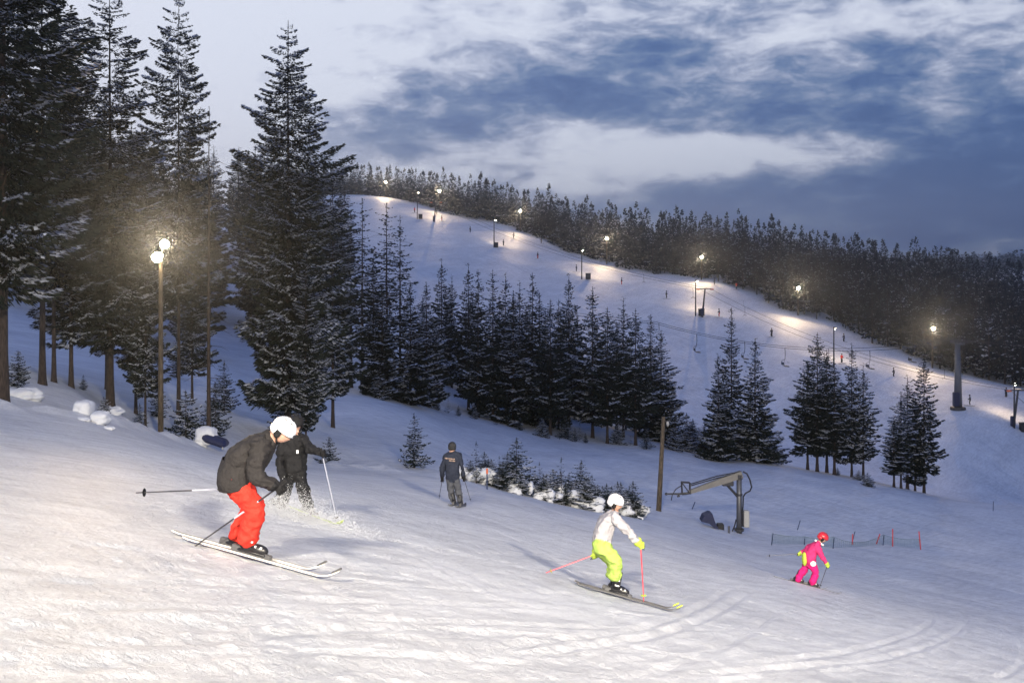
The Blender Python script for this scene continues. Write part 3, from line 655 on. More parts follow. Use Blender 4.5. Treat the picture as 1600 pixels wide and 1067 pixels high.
for i in ind:
    px = sp[i, 0]; where = 'left' if px < 900 else 'middle' if px < 1250 else 'right'
    me = FK[rs.randint(6)][4]; s = hts[i] / 14
    o = place('forest_spruce', me, None, (X[i], sp[i, 1], Z[i] - .3), rs.random() * 6.28, (s * 1.12, s * 1.12, s))
    tag(o, 'dark snow dusted spruce in the forest edge above the floodlit slope', 'tree', 'spruces of the forest above the floodlit slope')
def mass(name, xs, ys, zs, hs, label, keep=.6, wide=1.2):
    Vs = []; ms = []; rr = np.random.RandomState(3)
    for x, y, z, h in zip(xs, ys, zs, hs):
        CV, SV = FK[rr.randint(6)][:2]; s = h / 14; a = rr.random() * 6.28; c, sn = math.cos(a), math.sin(a)
        for V, mid in ((CV, 0), (SV, 1)):
            Qn = V.reshape(-1, 4, 3)
            kk = rr.random(len(Qn)) < keep; q = Qn[kk]
            q = (q - q[:, :1]) * (1 / keep) ** .5 + q[:, :1]
            W_ = np.stack([(q[..., 0] * c - q[..., 1] * sn) * s * wide + x, (q[..., 0] * sn + q[..., 1] * c) * s * wide + y, q[..., 2] * s + z], -1)
            Vs.append(W_.reshape(-1, 3)); ms.append(np.full(len(q), mid))
    V = np.concatenate(Vs); me = np_mesh(name, V, q_idx(V), [M['needlesfar'], M['treesnow']], np.concatenate(ms))
    o = bpy.data.objects.new(name, me); C.objects.link(o); tag(o, label, 'forest', kind='stuff'); print(name, len(V) // 4, 'quads'); return o
mass('forest', X[rest], sp[rest, 1], Z[rest] - .3, hts[rest], 'dense dark spruce forest covering the hill behind the floodlit slope', keep=.38)
# distant wooded ridge on the right
n_ = 900; pxs = 1150 + 650 * rs.random(n_); Ys = 620 + 1250 * rs.random(n_) ** .8; xs = (pxs - CX) / F * Ys
mass('distant_forest', xs, Ys, H(xs, Ys) - .5, 13 + 7 * rs.random(n_), 'distant forested ridge fading into the dusk at right', keep=.10, wide=1.6)
print('forest', len(sp), round(time.time() - T0, 1))

# ------------------------------------------------------------------ floodlights
def lamp_head(m_h, m_g, c, d, w=.5, h=.42, dp=.22):
    """housing and glass meshes for one floodlight head looking along d"""
    d = Vector(d).normalized(); r = rot_to(d)
    m_h.box(Vector(c) - d * dp * .5, (dp, w, h), r, bev=.03)
    m_h.box(Vector(c) - d * dp * 1.1, (dp * .5, w * .5, h * .6), r, bev=.02)
    m_g.tube([Vector(c) - d * .01, Vector(c) + d * .03, Vector(c) + d * .045], [w * .5, w * .5, w * .42], 20)
def spot(name, loc, d, power, col, size, blend=.6, parent=None, rad=.2):
    if power > 12000: rad, col = .9, (1.0, .885, .70)
    l = bpy.data.lights.new(name, 'SPOT'); l.energy = power; l.color = col; l.spot_size = R(size); l.spot_blend = blend; l.shadow_soft_size = rad
    o = bpy.data.objects.new(name, l); C.objects.link(o); o.location = loc; o.rotation_euler = Vector(d).to_track_quat('-Z', 'Y').to_euler()
    if parent is not None: o.parent = parent; o.location = Vector(loc) - parent.location
    return o
WARM = (1.0, .72, .42)
def floodlight(name, base, hgt, heads, label, cat='floodlight', group=None, pole='wood', r=(.105, .075), lean=0):
    """heads: list of (offset from pole top, direction, power, cone, glass size)"""
    t = thing(name, base, label, cat, group); top = base + Vector((lean, 0, hgt))
    MB().tube([base - Vector((0, 0, 1)), base.lerp(top, .5), top], [r[0] * 1.05, (r[0] + r[1]) / 2, r[1]], 10).build('pole', M[pole], t, smooth=True)
    for off, d, pw, cone, gs in heads:
        c = top + Vector(off); d = Vector(d).normalized(); mh = MB(); mg = MB(); lamp_head(mh, mg, c, d, gs, gs * .8, gs * .45)
        hd = mh.build('lamp_housing', M['lamphousing'], t); g = mg.build('lamp_glass', M['lampglow'], None, origin=base); g.location = (0, 0, 0); g.parent = hd
        MB().tube([top + Vector((0, 0, off[2] * .4)) * .0 + Vector((0, 0, min(off[2], -.05))), c - d * gs * .4], .03, 6).build('bracket', M['lamphousing'], t)
        if pw: spot('spot', c + d * .16, d, pw, WARM, cone, .8, t, rad=.25)
    return t
# the pair of lamps beside the near piste
b = G(251, 36.5); hgt = (HY - 398) / F * 36.5 - b.z
floodlight('floodlight', b, hgt, [((-.05, -.22, -.10), (.44, -1, .27), 6000, 56, .38), ((.18, -.12, .38), (.48, -1, .25), 4300, 58, .32)],
           'tall wooden pole with two glaring floodlights beside the near piste')
# mast on the same side of the piste, further up, behind the photographer
for bx_, by_, hd, lab in ((-7, -31, [((.5, .3, 0), (.52, 1, -.60), 135000, 58, .6), ((-.5, .3, 0), (.50, 1, -.78), 90000, 58, .6)], 'tall wooden floodlight pole up the piste behind the photographer, left one'),
                        (15, -27, [((.5, .3, 0), (-.16, 1, -.50), 66000, 54, .6), ((-.5, .3, 0), (-.40, 1, -.66), 92000, 56, .6)], 'tall wooden floodlight pole up the piste behind the photographer, right one')):
    b = Vector((bx_, by_, 0)); b.z = h1(b.x, b.y); floodlight('floodlight', b, 14, hd, lab)
# row along the forest edge, facing the slope
FL = [(603, 285, 316, 'highest'), (687, 299, 333, 'second highest'), (813, 330, 364, 'third'), (948, 373, 412, 'fourth'), (1096, 402, 440, 'fifth'), (1247, 450, 488, 'sixth'), (1457, 513, 574, 'lowest')]
for px, ty, by, w in FL:
    Y = edge(px) - 2; b = G(px, Y); hgt = (HY - ty) / F * Y - b.z
    floodlight('slope_floodlight', b, hgt, [((0, -.5, 0), ((CX - px) / F + .05, -1, -.18), 10500, 130, .7)], f'{w} glowing floodlight pole along the forest edge of the far piste', group='floodlight poles along the forest edge', r=(.2, .13))
# row along the lift, facing away towards the piste
LL = [(652, 300, 341, 'highest'), (772, 343, 387, 'second'), (909, 390, 435, 'third'), (1087, 438, 492, 'fourth'), (1303, 512, 572, 'fifth'), (1585, 600, 668, 'lowest')]
for px, ty, by, w in LL:
    b = hit(px, by, 120, 420) or G(px, 200); hgt = (HY - ty) / F * b.y - b.z; hgt = max(6, min(10, hgt))
    floodlight('lift_floodlight', b, hgt, [((.25, .3, -.1), (.55, 1, -.34), 3800, 130, .5)], f'{w} lamp pole on the lower side of the tow lift line', group='lamp poles along the tow lift', pole='dark', r=(.17, .12))

# ------------------------------------------------------------------ tow lift
def poly(pts, r, n=5): return MB().tube(pts, r, n)
def sag(a, b, s, n=12): return [a.lerp(b, i / n) - Vector((0, 0, s * 4 * (i / n) * (1 - i / n))) for i in range(n + 1)]
def lift_pt(px, row, near=120, far=420): return hit(px, row, near, far) or G(px, 200)
tow = [lift_pt(x, y) for x, y in ((560, 312), (678, 346), (880, 424), (1097, 494), (1340, 585), (1583, 666), (1800, 742))]
def tow_pylon(b, h, label, lean=.5, colour='orange'):
    t = thing('tow_lift_pylon', b, label, 'lift pylon', 'pylons of the tow lift'); top = b + Vector((lean, 0, h))
    MB().tube([b - Vector((0, 0, .8)), top], [.24, .16], 8).build('post', M['dark'], t)
    MB().box(top, (2.8, .2, .2)).build('crossarm', M['dark'], t)
    for s in (-1, 1):
        MB().box(top + Vector((s * 1.6, 0, -.12)), (.75, .45, .28), bev=.06).build('sheave', M[colour], t)
    MB().box(b + Vector((0, 0, .9)), (.7, .7, 1.8), bev=.1).build('pad', M['bluepad'], t)
    return top
tops = []
for i, (b, lab) in enumerate(zip(tow[1:6], ('small tow lift pylon highest up the slope', None, 'tow lift pylon with orange sheaves beside the fourth lamp pole', None, 'tow lift pylon with orange sheaves beside the lowest lamp pole'))):
    h = 6.3
    if lab: tops.append(tow_pylon(b, h, lab, .9 if i == 4 else .7))
    else: tops.append(b + Vector((0, 0, h * .45)))
for s, lab in ((-1.3, 'upper rope of the tow lift running down the far piste'), (1.3, 'lower rope of the tow lift running down the far piste')):
    pts = [tow[0] + Vector((s, 0, 4.5))]
    tp = [t + Vector((s, 0, 0)) for t in (tops[0], tops[2], tops[4])] + [tow[6] + Vector((s, 0, 5))]
    path = sag(pts[0], tp[0], 1.2)
    for a_, b_ in zip(tp[:-1], tp[1:]): path += sag(a_, b_, 3.2, 16)[1:]
    o = poly(path, .035).build('tow_rope', M['cable'], None, origin=path[0]); tag(o, lab, 'lift rope', 'ropes of the tow lift')
for px, py, lab in ((839, 367, 'tow bar dangling on the tow lift above the third lamp pole'), (939, 405, 'tow bar dangling right of the third lamp pole'), (1006, 437, 'tow bar dangling left of the fourth lamp pole'),
                    (1083, 462, 'tow bar dangling beside the fourth lamp pole'), (1164, 490, 'tow bar dangling above the tall spruce of the thicket'), (1476, 590, 'tow bar dangling right of the chairlift pylon foot')):
    b = hit(px, py + 12, 120, 420); t = thing('tow_bar', b, lab, 'tow bar', 'dangling tow bars'); c = b + Vector((0, 0, 3.2))
    MB().tube([c, c - Vector((0, 0, 1.9))], .035, 5).build('stem', M['cable'], t)
    MB().tube([c - Vector((.45, 0, 1.9)), c - Vector((0, 0, 1.75)), c - Vector((-.45, 0, 1.9))], .05, 5).build('bar', M['dark'], t)
    MB().tube([c, c + Vector((-.25, 0, .5)), c + Vector((-.3, 0, 1.6))], .02, 4).build('cord', M['cable'], t)
for px, py, lab in ((657, 342, 'highest lamp pole'), (775, 387, 'second lamp pole'), (919, 436, 'third lamp pole'), (1096, 493, 'fourth lamp pole'), (1600, 674, 'lowest lamp pole')):
    b = hit(px, py, 120, 420); t = thing('equipment_box', b, f'dark box standing in the snow by the {lab} of the tow lift', 'box', 'dark boxes beside the lift lamp poles')
    MB().box(b + Vector((0, 0, .7)), (1.3, .9, 1.5), bev=.05).build('body', M['black'], t); MB().box(b + Vector((0, 0, 1.5)), (1.45, 1.05, .12), bev=.03).build('lid', M['dark'], t)

# ------------------------------------------------------------------ chairlift
YC = 168
b = hit(1497, 638, 120, 420); t = thing('chairlift_pylon', b, 'stout grey chairlift pylon standing at the right of the far piste', 'lift pylon'); top = b + Vector((-.1, 0, 11.8))
MB().tube([b - Vector((0, 0, .6)), b + Vector((0, 0, 5)), top], [.75, .6, .42], 14).build('mast', M['galv'], t, smooth=True)
MB().tube([b + Vector((0, 0, -.3)), b + Vector((0, 0, .25))], [1.4, 1.3], 12).build('footing', M['dark'], t)
MB().box(b + Vector((-.55, -.5, 1.7)), (1.0, 1.0, 2.6), bev=.12).build('pad', M['bluepad'], t)
MB().box(top + Vector((0, 0, .1)), (.5, 5.2, .45), bev=.05).build('crossarm', M['galv'], t)
for s in (-1, 1):
    sm = MB(); sm.box(top + Vector((0, s * 2.5, .45)), (3.6, .12, .2))
    for k in range(6): cc = top + Vector((-1.5 + k * .6, s * 2.5, .45)); sm.tube([cc - Vector((0, .1, 0)), cc + Vector((0, .1, 0))], .24, 10)
    sm.build('sheave_train', M['dark'], t)
ladder = MB()
for k in range(30): ladder.box(b + Vector((.75 - k * .008, 0, .8 + k * .36)), (.05, .4, .04))
ladder.build('ladder', M['galv'], t)
cl = []
for s, lab in ((2.5, 'far rope of the chairlift crossing the slope'), (-2.5, 'near rope of the chairlift crossing the slope')):
    a_ = Vector((-4, YC + 45 + s, 0)); a_.z = (HY - (470 if s > 0 else 474)) / F * a_.y
    e_ = top + Vector((0, s, .65)); f_ = e_ + Vector((80, -30 + 0, 2))
    pa = P(1025, 503 if s > 0 else 506, 185 + s); path = sag(a_, pa, .3, 8) + sag(pa, e_, 3.2, 20)[1:] + sag(e_, f_, 2.5, 10)[1:]
    cl.append((pa, e_, s)); o = poly(path, .042).build('chairlift_rope', M['cable'], None, origin=path[0]); tag(o, lab, 'lift rope', 'ropes of the chairlift')
def chair(c, label):
    t = thing('lift_chair', c, label, 'lift chair', 'empty chairs hanging from the chairlift')
    MB().tube([c, c + Vector((.05, 0, -1.1)), c + Vector((.0, 0, -2.0))], .05, 6).build('hanger', M['cable'], t)
    f = MB()
    for s in (-1, 1): f.tube([c + Vector((0, s * .05, -2)), c + Vector((-.35, s * .75, -2.3)), c + Vector((-.45, s * .8, -2.9)), c + Vector((-.1, s * .8, -3.25)), c + Vector((.6, s * .8, -3.3))], .035, 5)
    f.build('frame', M['dark'], t)
    MB().box(c + Vector((.2, 0, -3.22)), (.75, 1.6, .1), bev=.03).build('seat', M['black'], t)
    MB().box(c + Vector((-.4, 0, -2.75)), (.08, 1.6, .5), Matrix.Rotation(-.15, 3, 'Y'), bev=.03).build('backrest', M['black'], t)
    MB().tube([c + Vector((.6, -.7, -2.55)), c + Vector((.6, .7, -2.55))], .03, 5).build('safety_bar', M['dark'], t)
CH = [(1029, 0, 'leftmost lift chair, beside the cone shaped spruce'), (1088, 1, 'lift chair hanging over the open slope left of the tall slender spruce'), (1163, 0, 'lift chair partly hidden by the tall slender spruce'),
      (1226, 1, 'lift chair over the slope left of the five tree clump'), (1294, 0, 'lift chair above the five tree clump'), (1360, 1, 'lift chair right above the clump with its side frame showing'),
      (1425, 0, 'lift chair nearest the pylon, over the bright snow')]
for px, k, lab in CH:
    pa, e_, s = cl[k]
    best = min(sag(pa, e_, 3.2, 200), key=lambda p: abs(p.x / p.y - (px - CX) / F)); chair(best - Vector((0, 0, .02)), lab)

# ------------------------------------------------------------------ tall wooden pole with small lamp
b = hit(1028, 801, 45, 90); hh = 150 / F * b.y
t = thing('lamp_post', b, 'slightly leaning wooden pole with a small unlit lamp near the snow lance', 'lamp post'); top = b + Vector((9 / F * b.y, 0, hh))
MB().tube([b - Vector((0, 0, .8)), top], [.17, .11], 10).build('pole', M['wood'], t, smooth=True)
MB().tube([b + Vector((-.02, 0, -.1)), b + Vector((0, 0, .12))], [.3, .22], 8).build('collar', M['dark'], t)
mh = MB(); mh.ball(top + Vector((.24, -.05, -.42)), (.10, .10, .16), nu=10, nv=6); mh.build('lamp', M['greybox'], t, smooth=True)
MB().tube([top - Vector((0, 0, .3)), top + Vector((.22, -.05, -.28))], .025, 6).build('bracket', M['dark'], t)

# ------------------------------------------------------------------ snowmaking arm
Yc = hit(1155, 833, 40, 90).y; K = Yc / F
def pc(px, py, dy=0): return P(px, py, Yc) + Vector((0, dy, 0))
b = pc(1155, 834); t = thing('snow_gun_arm', b, 'steel crane arm of a snow gun on a thick post with a control box', 'snow gun')
MB().tube([b - Vector((0, 0, .5)), pc(1155, 738)], [4.4 * K, 4.1 * K], 14).build('post', M['galv'], t, smooth=True)
m = MB(); m.tube([pc(1155, 829), pc(1155, 825.5)], [7.6 * K, 7.6 * K], 14); m.build('flange', M['dark'], t)
m = MB(); m.tube([pc(1155, 748), pc(1155, 741)], [5.6 * K, 5.6 * K], 14); m.tube([pc(1155, 774), pc(1155, 771)], [5.2 * K] * 2, 14); m.build('collar', M['dark'], t)
r_ = rot_to(pc(1078, 768) - pc(1158, 738)); L_ = (pc(1078, 768) - pc(1158, 738)).length
m = MB(); a_, e_ = pc(1159, 740.5), pc(1076, 769); d_ = (e_ - a_).normalized(); up = Vector((0, 0, 1)); nrm = (up - d_ * up.dot(d_)).normalized()
vs = []
for p, h, w in ((a_, 5.3 * K, .17), (a_.lerp(e_, .35), 5.0 * K, .16), (e_, 2.6 * K, .11)):
    vs += [p + nrm * h + Vector((0, -w, 0)), p + nrm * h + Vector((0, w, 0)), p - nrm * h + Vector((0, w, 0)), p - nrm * h + Vector((0, -w, 0))]
m.add(vs, [(0, 1, 2, 3), (11, 10, 9, 8)] + [(r * 4 + i, r * 4 + 4 + i, r * 4 + 4 + (i + 1) % 4, r * 4 + (i + 1) % 4) for r in (0, 1) for i in range(4)]); m.build('boom', M['boom'], t)
m = MB(); m.tube([pc(1133, 754, -.03), pc(1152, 775, -.03)], .075, 8); m.build('brace', M['dark'], t)
m = MB(); m.box(pc(1137, 755), (.65, .3, .28), bev=.03); m.build('bracket', M['dark'], t)
for dz, lab in ((0, ''), (2.6, '')): poly([pc(1158, 736 + dz, -.1), pc(1120, 743 + dz * 1.2, -.1), pc(1079, 755.5 + dz, -.1)], .035, 6).build('pipe', M['rubber'], t)
m = MB()     # cage at the tip
for q in (((1065, 753), (1078, 754)), ((1078, 754), (1078, 771)), ((1065, 753), (1066, 772)), ((1066, 772), (1079, 770)), ((1065, 753), (1078, 771))):
    for dy in (-.14, .14): m.tube([pc(*q[0], dy), pc(*q[1], dy)], .03, 6)
for c in ((1065, 753), (1078, 754), (1066, 772)): m.tube([pc(*c, -.14), pc(*c, .14)], .03, 6)
m.build('tip_cage', M['dark'], t)
MB().tube([pc(1078, 770), pc(1062, 771.5), pc(1041, 771.5)], [.07, .06, .045], 8).build('lance', M['dark'], t)
m = MB(); m.ball(pc(1041, 771.5), .085, nu=10, nv=6); m.tube([pc(1062, 774), pc(1058, 775.5)], [.08, .05], 8); m.build('nozzle', M['dark'], t)
poly([pc(1066, 757, -.1), pc(1056, 763, -.12), pc(1050, 772, -.12), pc(1048.5, 781, -.1)], .028, 6).build('dangling_hose', M['rubber'], t)
m = MB()
pts = [(1160, 736), (1166, 739), (1171, 749), (1173.5, 760), (1171, 766), (1164, 769.5), (1160.5, 775), (1160, 790), (1159, 800)]
poly([pc(x, y, -.15) for x, y in pts], .045, 7).build('supply_hose', M['rubber'], t)
bx = MB().box(pc(1166, 810), (8.5 * K, .36, 26 * K), bev=.03).build('control_box', M['greybox'], t)
m = MB().box(pc(1161, 810), (3 * K, .3, 25 * K), bev=.02).build('box_bracket', M['dark'], t)
poly([pc(1151, 812, .1), pc(1149, 822, .15), pc(1145, 833, .2)], .04, 6).build('stay', M['dark'], t)
# covered machine beside it
b = pc(1110, 820, -.3); t = thing('covered_snow_gun', b, 'snow gun wrapped in a dark blue cover, fallen beside the crane arm post', 'snow gun')
m = MB(); ring = [(1094, 812), (1098, 803), (1107, 799), (1111, 800), (1115, 812), (1121, 824), (1117, 826), (1112, 820), (1106, 815)]
vs = [pc(x, y, -.45) for x, y in ring] + [pc(x + .5, y + .5, .35) for x, y in ring]; n_ = len(ring)
m.add(vs, [tuple(range(n_)), tuple(range(2 * n_ - 1, n_ - 1, -1))] + [(i, n_ + i, n_ + (i + 1) % n_, (i + 1) % n_) for i in range(n_)]); m.build('cover', M['bluepad'], t)
MB().box(pc(1125.5, 823.5), (10 * K, .4, 12 * K), bev=.03).build('motor_box', M['black'], t)
MB().tube([pc(1126, 828), pc(1126, 837)], .04, 6).build('leg', M['dark'], t)
b = hit(1139, 833, 40, 90); tag(MB().tube([b - Vector((0, 0, .3)), b + Vector((0, 0, 11 * K))], .065, 8).build('stub_post', M['galv'], None, origin=b), 'short grey post between covered machine and crane post', 'post')

# ------------------------------------------------------------------ marker posts and netting
def marker(name, x0, y0, x1, y1, m_, lab, r=.025, grp='marker posts of the safety netting'):
    b = hit(x0, y0, 30, 130); t_ = Vector((b.x + (x1 - x0) / F * b.y, b.y, b.z + (y0 - y1) / F * b.y)); m = MB().tube([b - (t_ - b) * .25, t_], r, 8)
    o = m.build(name, M[m_], None, origin=b, smooth=True); tag(o, lab, 'marker post', grp); return b, t_
posts = {}
for key, (x0, y0, x1, y1, m_, lab) in dict(
    a=(1206, 849, 1208, 833, 'bluepost', 'dark upright post left of the pink skier'), b=(1246, 828, 1250.5, 813, 'bluepost', 'thin dark tilted post above left of the pink skier'),
    c=(1257, 849, 1257.5, 841, 'bluepost', 'short dark post stump behind the pink jacket'), d=(1302, 855, 1303.5, 840, 'bluepost', 'dark post just right of the red helmet'),
    e=(1332, 848, 1332.5, 834, 'red', 'short red post beside a tilted dark one'), f=(1333, 842, 1336, 830, 'bluepost', 'dark tilted post beside a short red one'),
    g=(1370, 848, 1375, 834, 'red', 'red post tilted to the right at the low end of the net'), h=(1380, 850, 1381.5, 836, 'bluepost', 'dark upright post just right of the tilted red one'),
    i=(1395, 852, 1395, 826, 'red', 'tall straight red marker post'), j=(1438.5, 856, 1436, 830, 'red', 'rightmost tall red marker post, slightly leaning'),
    k=(1552, 797, 1552.5, 783, 'bluepost', 'lone thin dark post far right in the blue snow'), l=(1081, 797, 1086, 784, 'bluepost', 'thin tilted stake between wooden pole and covered machine')).items():
    posts[key] = marker('marker_post', x0, y0, x1, y1, m_, lab, r=.035 if m_ == 'red' else .03)
def net(a_, b_, h0, h1_, sag_, label):
    base = a_.lerp(b_, .5); t = thing('safety_net', base, label, 'safety net', 'low sagging safety nets'); m = MB(); n = 26; rows = 6
    g = []
    for i in range(n + 1):
        u = i / n; p = a_.lerp(b_, u); gz = h1(p.x, p.y); top = h0 * (1 - u) + h1_ * u - sag_ * 4 * u * (1 - u)
        g.append([Vector((p.x, p.y + .02 * math.sin(i), gz + top * j / rows)) for j in range(rows + 1)])
    for j in range(rows + 1): m.tube([g[i][j] for i in range(n + 1)], .005 if j < rows else .012, 3, cap=False)
    for i in range(n + 1): m.tube([g[i][0], g[i][-1]], .007, 3, cap=False)
    m.build('mesh_net', M['net'], t)
net(posts['a'][0], posts['c'][0], .55, .4, .05, 'green safety net hanging low left of the pink skier')
net(posts['c'][0], posts['d'][0], .4, .6, .1, 'green safety net running behind the pink skier')
net(posts['d'][0], posts['h'][0], .62, .6, .38, 'green safety net sagging deeply between the dark posts')
net(posts['h'][0], posts['j'][0], .6, .55, .12, 'thin green safety net behind the tall red marker posts')
b = hit(761, 762, 20, 90); t = thing('signal_stake', b, 'short blue stake with an orange top in the drift right of the standing skier', 'marker post')
MB().tube([b - Vector((0, 0, .3)), b + Vector((0, 0, .75))], .03, 8).build('stake', M['bluepost'], t); MB().tube([b + Vector((0, 0, .6)), b + Vector((0, 0, .82))], .04, 8).build('orange_cap', M['orange'], t)
b = hit(393, 640, 40, 130); marker('marker_post', 395, 607, 395.5, 594, 'red', 'tiny red post in the blue snow right of the dead tree', r=.03, grp=None)

# ------------------------------------------------------------------ things along the left edge of the piste
def lump(c, r, seed, amp=.16, nu=40, nv=26, pw=1.0):
    def fn(q):
        s = 1 + amp * mnoise.noise(q * 2.1 + Vector((seed, 0, 0))) + amp * .5 * mnoise.noise(q * 5 + Vector((0, seed, 0))) + amp * .3 * mnoise.noise(q * 11 + Vector((0, seed, 3)))
        if pw != 1: s *= (1 / (abs(q.x) ** pw + abs(q.y) ** pw + abs(q.z) ** pw) ** (1 / pw))
        return s
    return MB().ball(c, r, nu=nu, nv=nv, fn=fn)
K = 25 / F
b = G(131, 25); b.z = min(b.z, (HY - 648) / F * 25)
t = thing('snow_capped_stump', b, 'boxy snow capped stump, the left one of two on the piste edge', 'tree stump', 'snow capped stumps on the piste edge')
MB().tube([b - Vector((0, 0, .3)), b + Vector((0, 0, .12))], .15, 10).build('stump', M['bark'], t)
lump(b + Vector((0, 0, 10 * K)), (13 * K, .26, 12 * K), 1, .10, pw=4).build('snow_cap', M['softsnow'], t, smooth=True)
b = G(156, 24.6); 
t = thing('snow_capped_stump', b, 'rounder snow capped stump, the right one of two on the piste edge', 'tree stump', 'snow capped stumps on the piste edge')
MB().tube([b - Vector((0, 0, .3)), b + Vector((0, 0, .10))], .15, 10).build('stump', M['bark'], t)
lump(b + Vector((0, 0, 8 * K)), (14 * K, .26, 11 * K), 5, .14, pw=3).build('snow_cap', M['softsnow'], t, smooth=True)
for px, Y, r, lab in ((168, 24, (.16, .14, .06), 'small snow lump right below the stumps'), (128, 24.2, (.20, .14, .06), 'small snow lump under the boxy stump'), (36, 29, (.55, .4, .24), 'snow heap beside the leftmost trunk'), (168, 34, (.5, .4, .22), 'low snow heap before the broad left spruce trunk')):
    b = G(px, Y); tag(lump(b + Vector((0, 0, r[2] * .05)), r, px, .3).build('snow_lump', M['softsnow'], None, origin=b, smooth=True), lab, 'snow lump')
Yp = 33; K = Yp / F; b = G(318, Yp); o3 = Vector((0, 0, b.z - (HY - 686) / F * Yp))
t = thing('padded_post', b, 'snow covered block with a dark blue crash pad sliding off beside the piste', 'crash pad')
def pp(px, py, dy=0): return P(px, py, Yp) + Vector((0, dy, 0)) + o3
lump(pp(322, 672), (16 * K, .3, 14 * K), 9, pw=3.4).build('snow_cap', M['softsnow'], t, smooth=True)
lump(pp(312, 684), (12 * K, .3, 9 * K), 3).build('snow_base', M['softsnow'], t, smooth=True)
MB().box(pp(339, 678, -.16), (39 * K, .5, 12 * K), Matrix.Rotation(math.atan2(12, 34), 3, 'Y'), bev=.08).build('pad', M['bluepad'], t)
MB().box(pp(353.5, 688, -.42), (2.2 * K, .04, 3.5 * K)).build('reflector', M['greybox'], t)

# ------------------------------------------------------------------ people
PM = dict(skin=mat('skin', (.42, .25, .19), .55, var=.08), charcoal=fabric('charcoal_jacket', (.022, .020, .021)), red=fabric('red_trousers', (.58, .032, .020)), black=fabric('black_fabric', (.010, .010, .012)),
          boot=mat('boot_shell', (.014, .014, .017), .35, var=.3, vscale=6), bootw=mat('boot_white', (.62, .62, .64), .35), helmet=mat('helmet_white', (.82, .83, .84), .35), lens=mat('goggle_lens', (.02, .02, .03), .12, spec=.8),
          navy=fabric('navy_jacket', (.022, .027, .045)), grey=fabric('grey_trousers', (.075, .08, .095)), pale=fabric('pale_grey_jacket', (.34, .33, .36)), lime=fabric('lime_trousers', (.33, .47, .10)),
          pink=fabric('pink_jacket', (.62, .035, .16)), magenta=fabric('magenta_trousers', (.62, .015, .17)), limeg=mat('lime_panel', (.42, .55, .06), .7), redh=mat('helmet_red', (.45, .02, .035), .3),
          reflect=mat('reflective_patch', (.92, .92, .92), .3), ski=mat('ski_white', (.62, .60, .56), .3), skid=mat('ski_dark', (.07, .07, .075), .3), metal=mat('pole_dark', (.05, .05, .06), .35, .5), polew=mat('pole_white', (.36, .38, .46), .3),
          polered=mat('pole_red', (.62, .05, .07), .35), letter=mat('back_lettering', (.42, .30, .24), .7), hat=fabric('knit_hat', (.03, .03, .032)))
def skin_body(name, joints, edges, root, mats, assign, parent, fold=.012, lvl=2, extra=None):
    """one continuous body: skeleton joints {n:(Vector, radius)}, grown by a skin modifier; assign maps an edge to a material slot"""
    keys = list(joints); idx = {k: i for i, k in enumerate(keys)}; me = bpy.data.meshes.new('tmp')
    me.from_pydata([joints[k][0] - parent.location for k in keys], [(idx[a], idx[b]) for a, b in edges], [])
    o = bpy.data.objects.new('tmp', me); C.objects.link(o); sk = o.modifiers.new('s', 'SKIN'); sk.use_smooth_shade = True
    for i, k in enumerate(keys):
        r = joints[k][1]; sv = me.skin_vertices[0].data[i]; sv.radius = r if isinstance(r, tuple) else (r, r); sv.use_root = (k == root)
    ss = o.modifiers.new('ss', 'SUBSURF'); ss.levels = lvl; ss.render_levels = lvl
    dg = bpy.context.evaluated_depsgraph_get(); dg.update(); nm = bpy.data.meshes.new_from_object(o.evaluated_get(dg)); bpy.data.objects.remove(o)
    nm.name = name; nm.materials.clear()
    for m_ in mats: nm.materials.append(m_)
    segs = [(joints[a][0] - parent.location, joints[b][0] - parent.location, assign.get((a, b), 0), joints[a][1], joints[b][1]) for a, b in edges]
    def rad(r): return r if isinstance(r, (int, float)) else sum(r) / 2
    for p in nm.polygons:
        c = p.center; best = (1e9, 0)
        for a, b, s, ra, rb in segs:
            ab = b - a; tt = max(0, min(1, (c - a).dot(ab) / ab.length_squared)); dd = (c - a - ab * tt).length / (rad(ra) * (1 - tt) + rad(rb) * tt)
            if dd < best[0]: best = (dd, s)
        p.material_index = best[1]
    if fold:
        nrm = [v.normal.copy() for v in nm.vertices]
        for v, nn in zip(nm.vertices, nrm):
            q = v.co * 6 + parent.location; w_ = 1 - abs(mnoise.noise(Vector((q.x * 1.3, q.y * 1.3, q.z * 2.4)))) * 2.2; v.co += nn * fold * (1.3 * mnoise.noise(q) + .9 * w_ + .5 * mnoise.noise(q * 3.1))
    if extra:
        import bmesh
        bm = bmesh.new(); bm.from_mesh(nm); b0 = len(bm.verts); vs = [bm.verts.new(Vector(v) - parent.location) for v in extra.v]
        for f, mi in zip(extra.f, extra.m):
            try: ff = bm.faces.new([vs[i] for i in f]); ff.material_index = mi; ff.smooth = True
            except ValueError: pass
        bm.to_mesh(nm); bm.free()
    nm.shade_smooth(); b = bpy.data.objects.new(name, nm); C.objects.link(b); b.parent = parent; return b
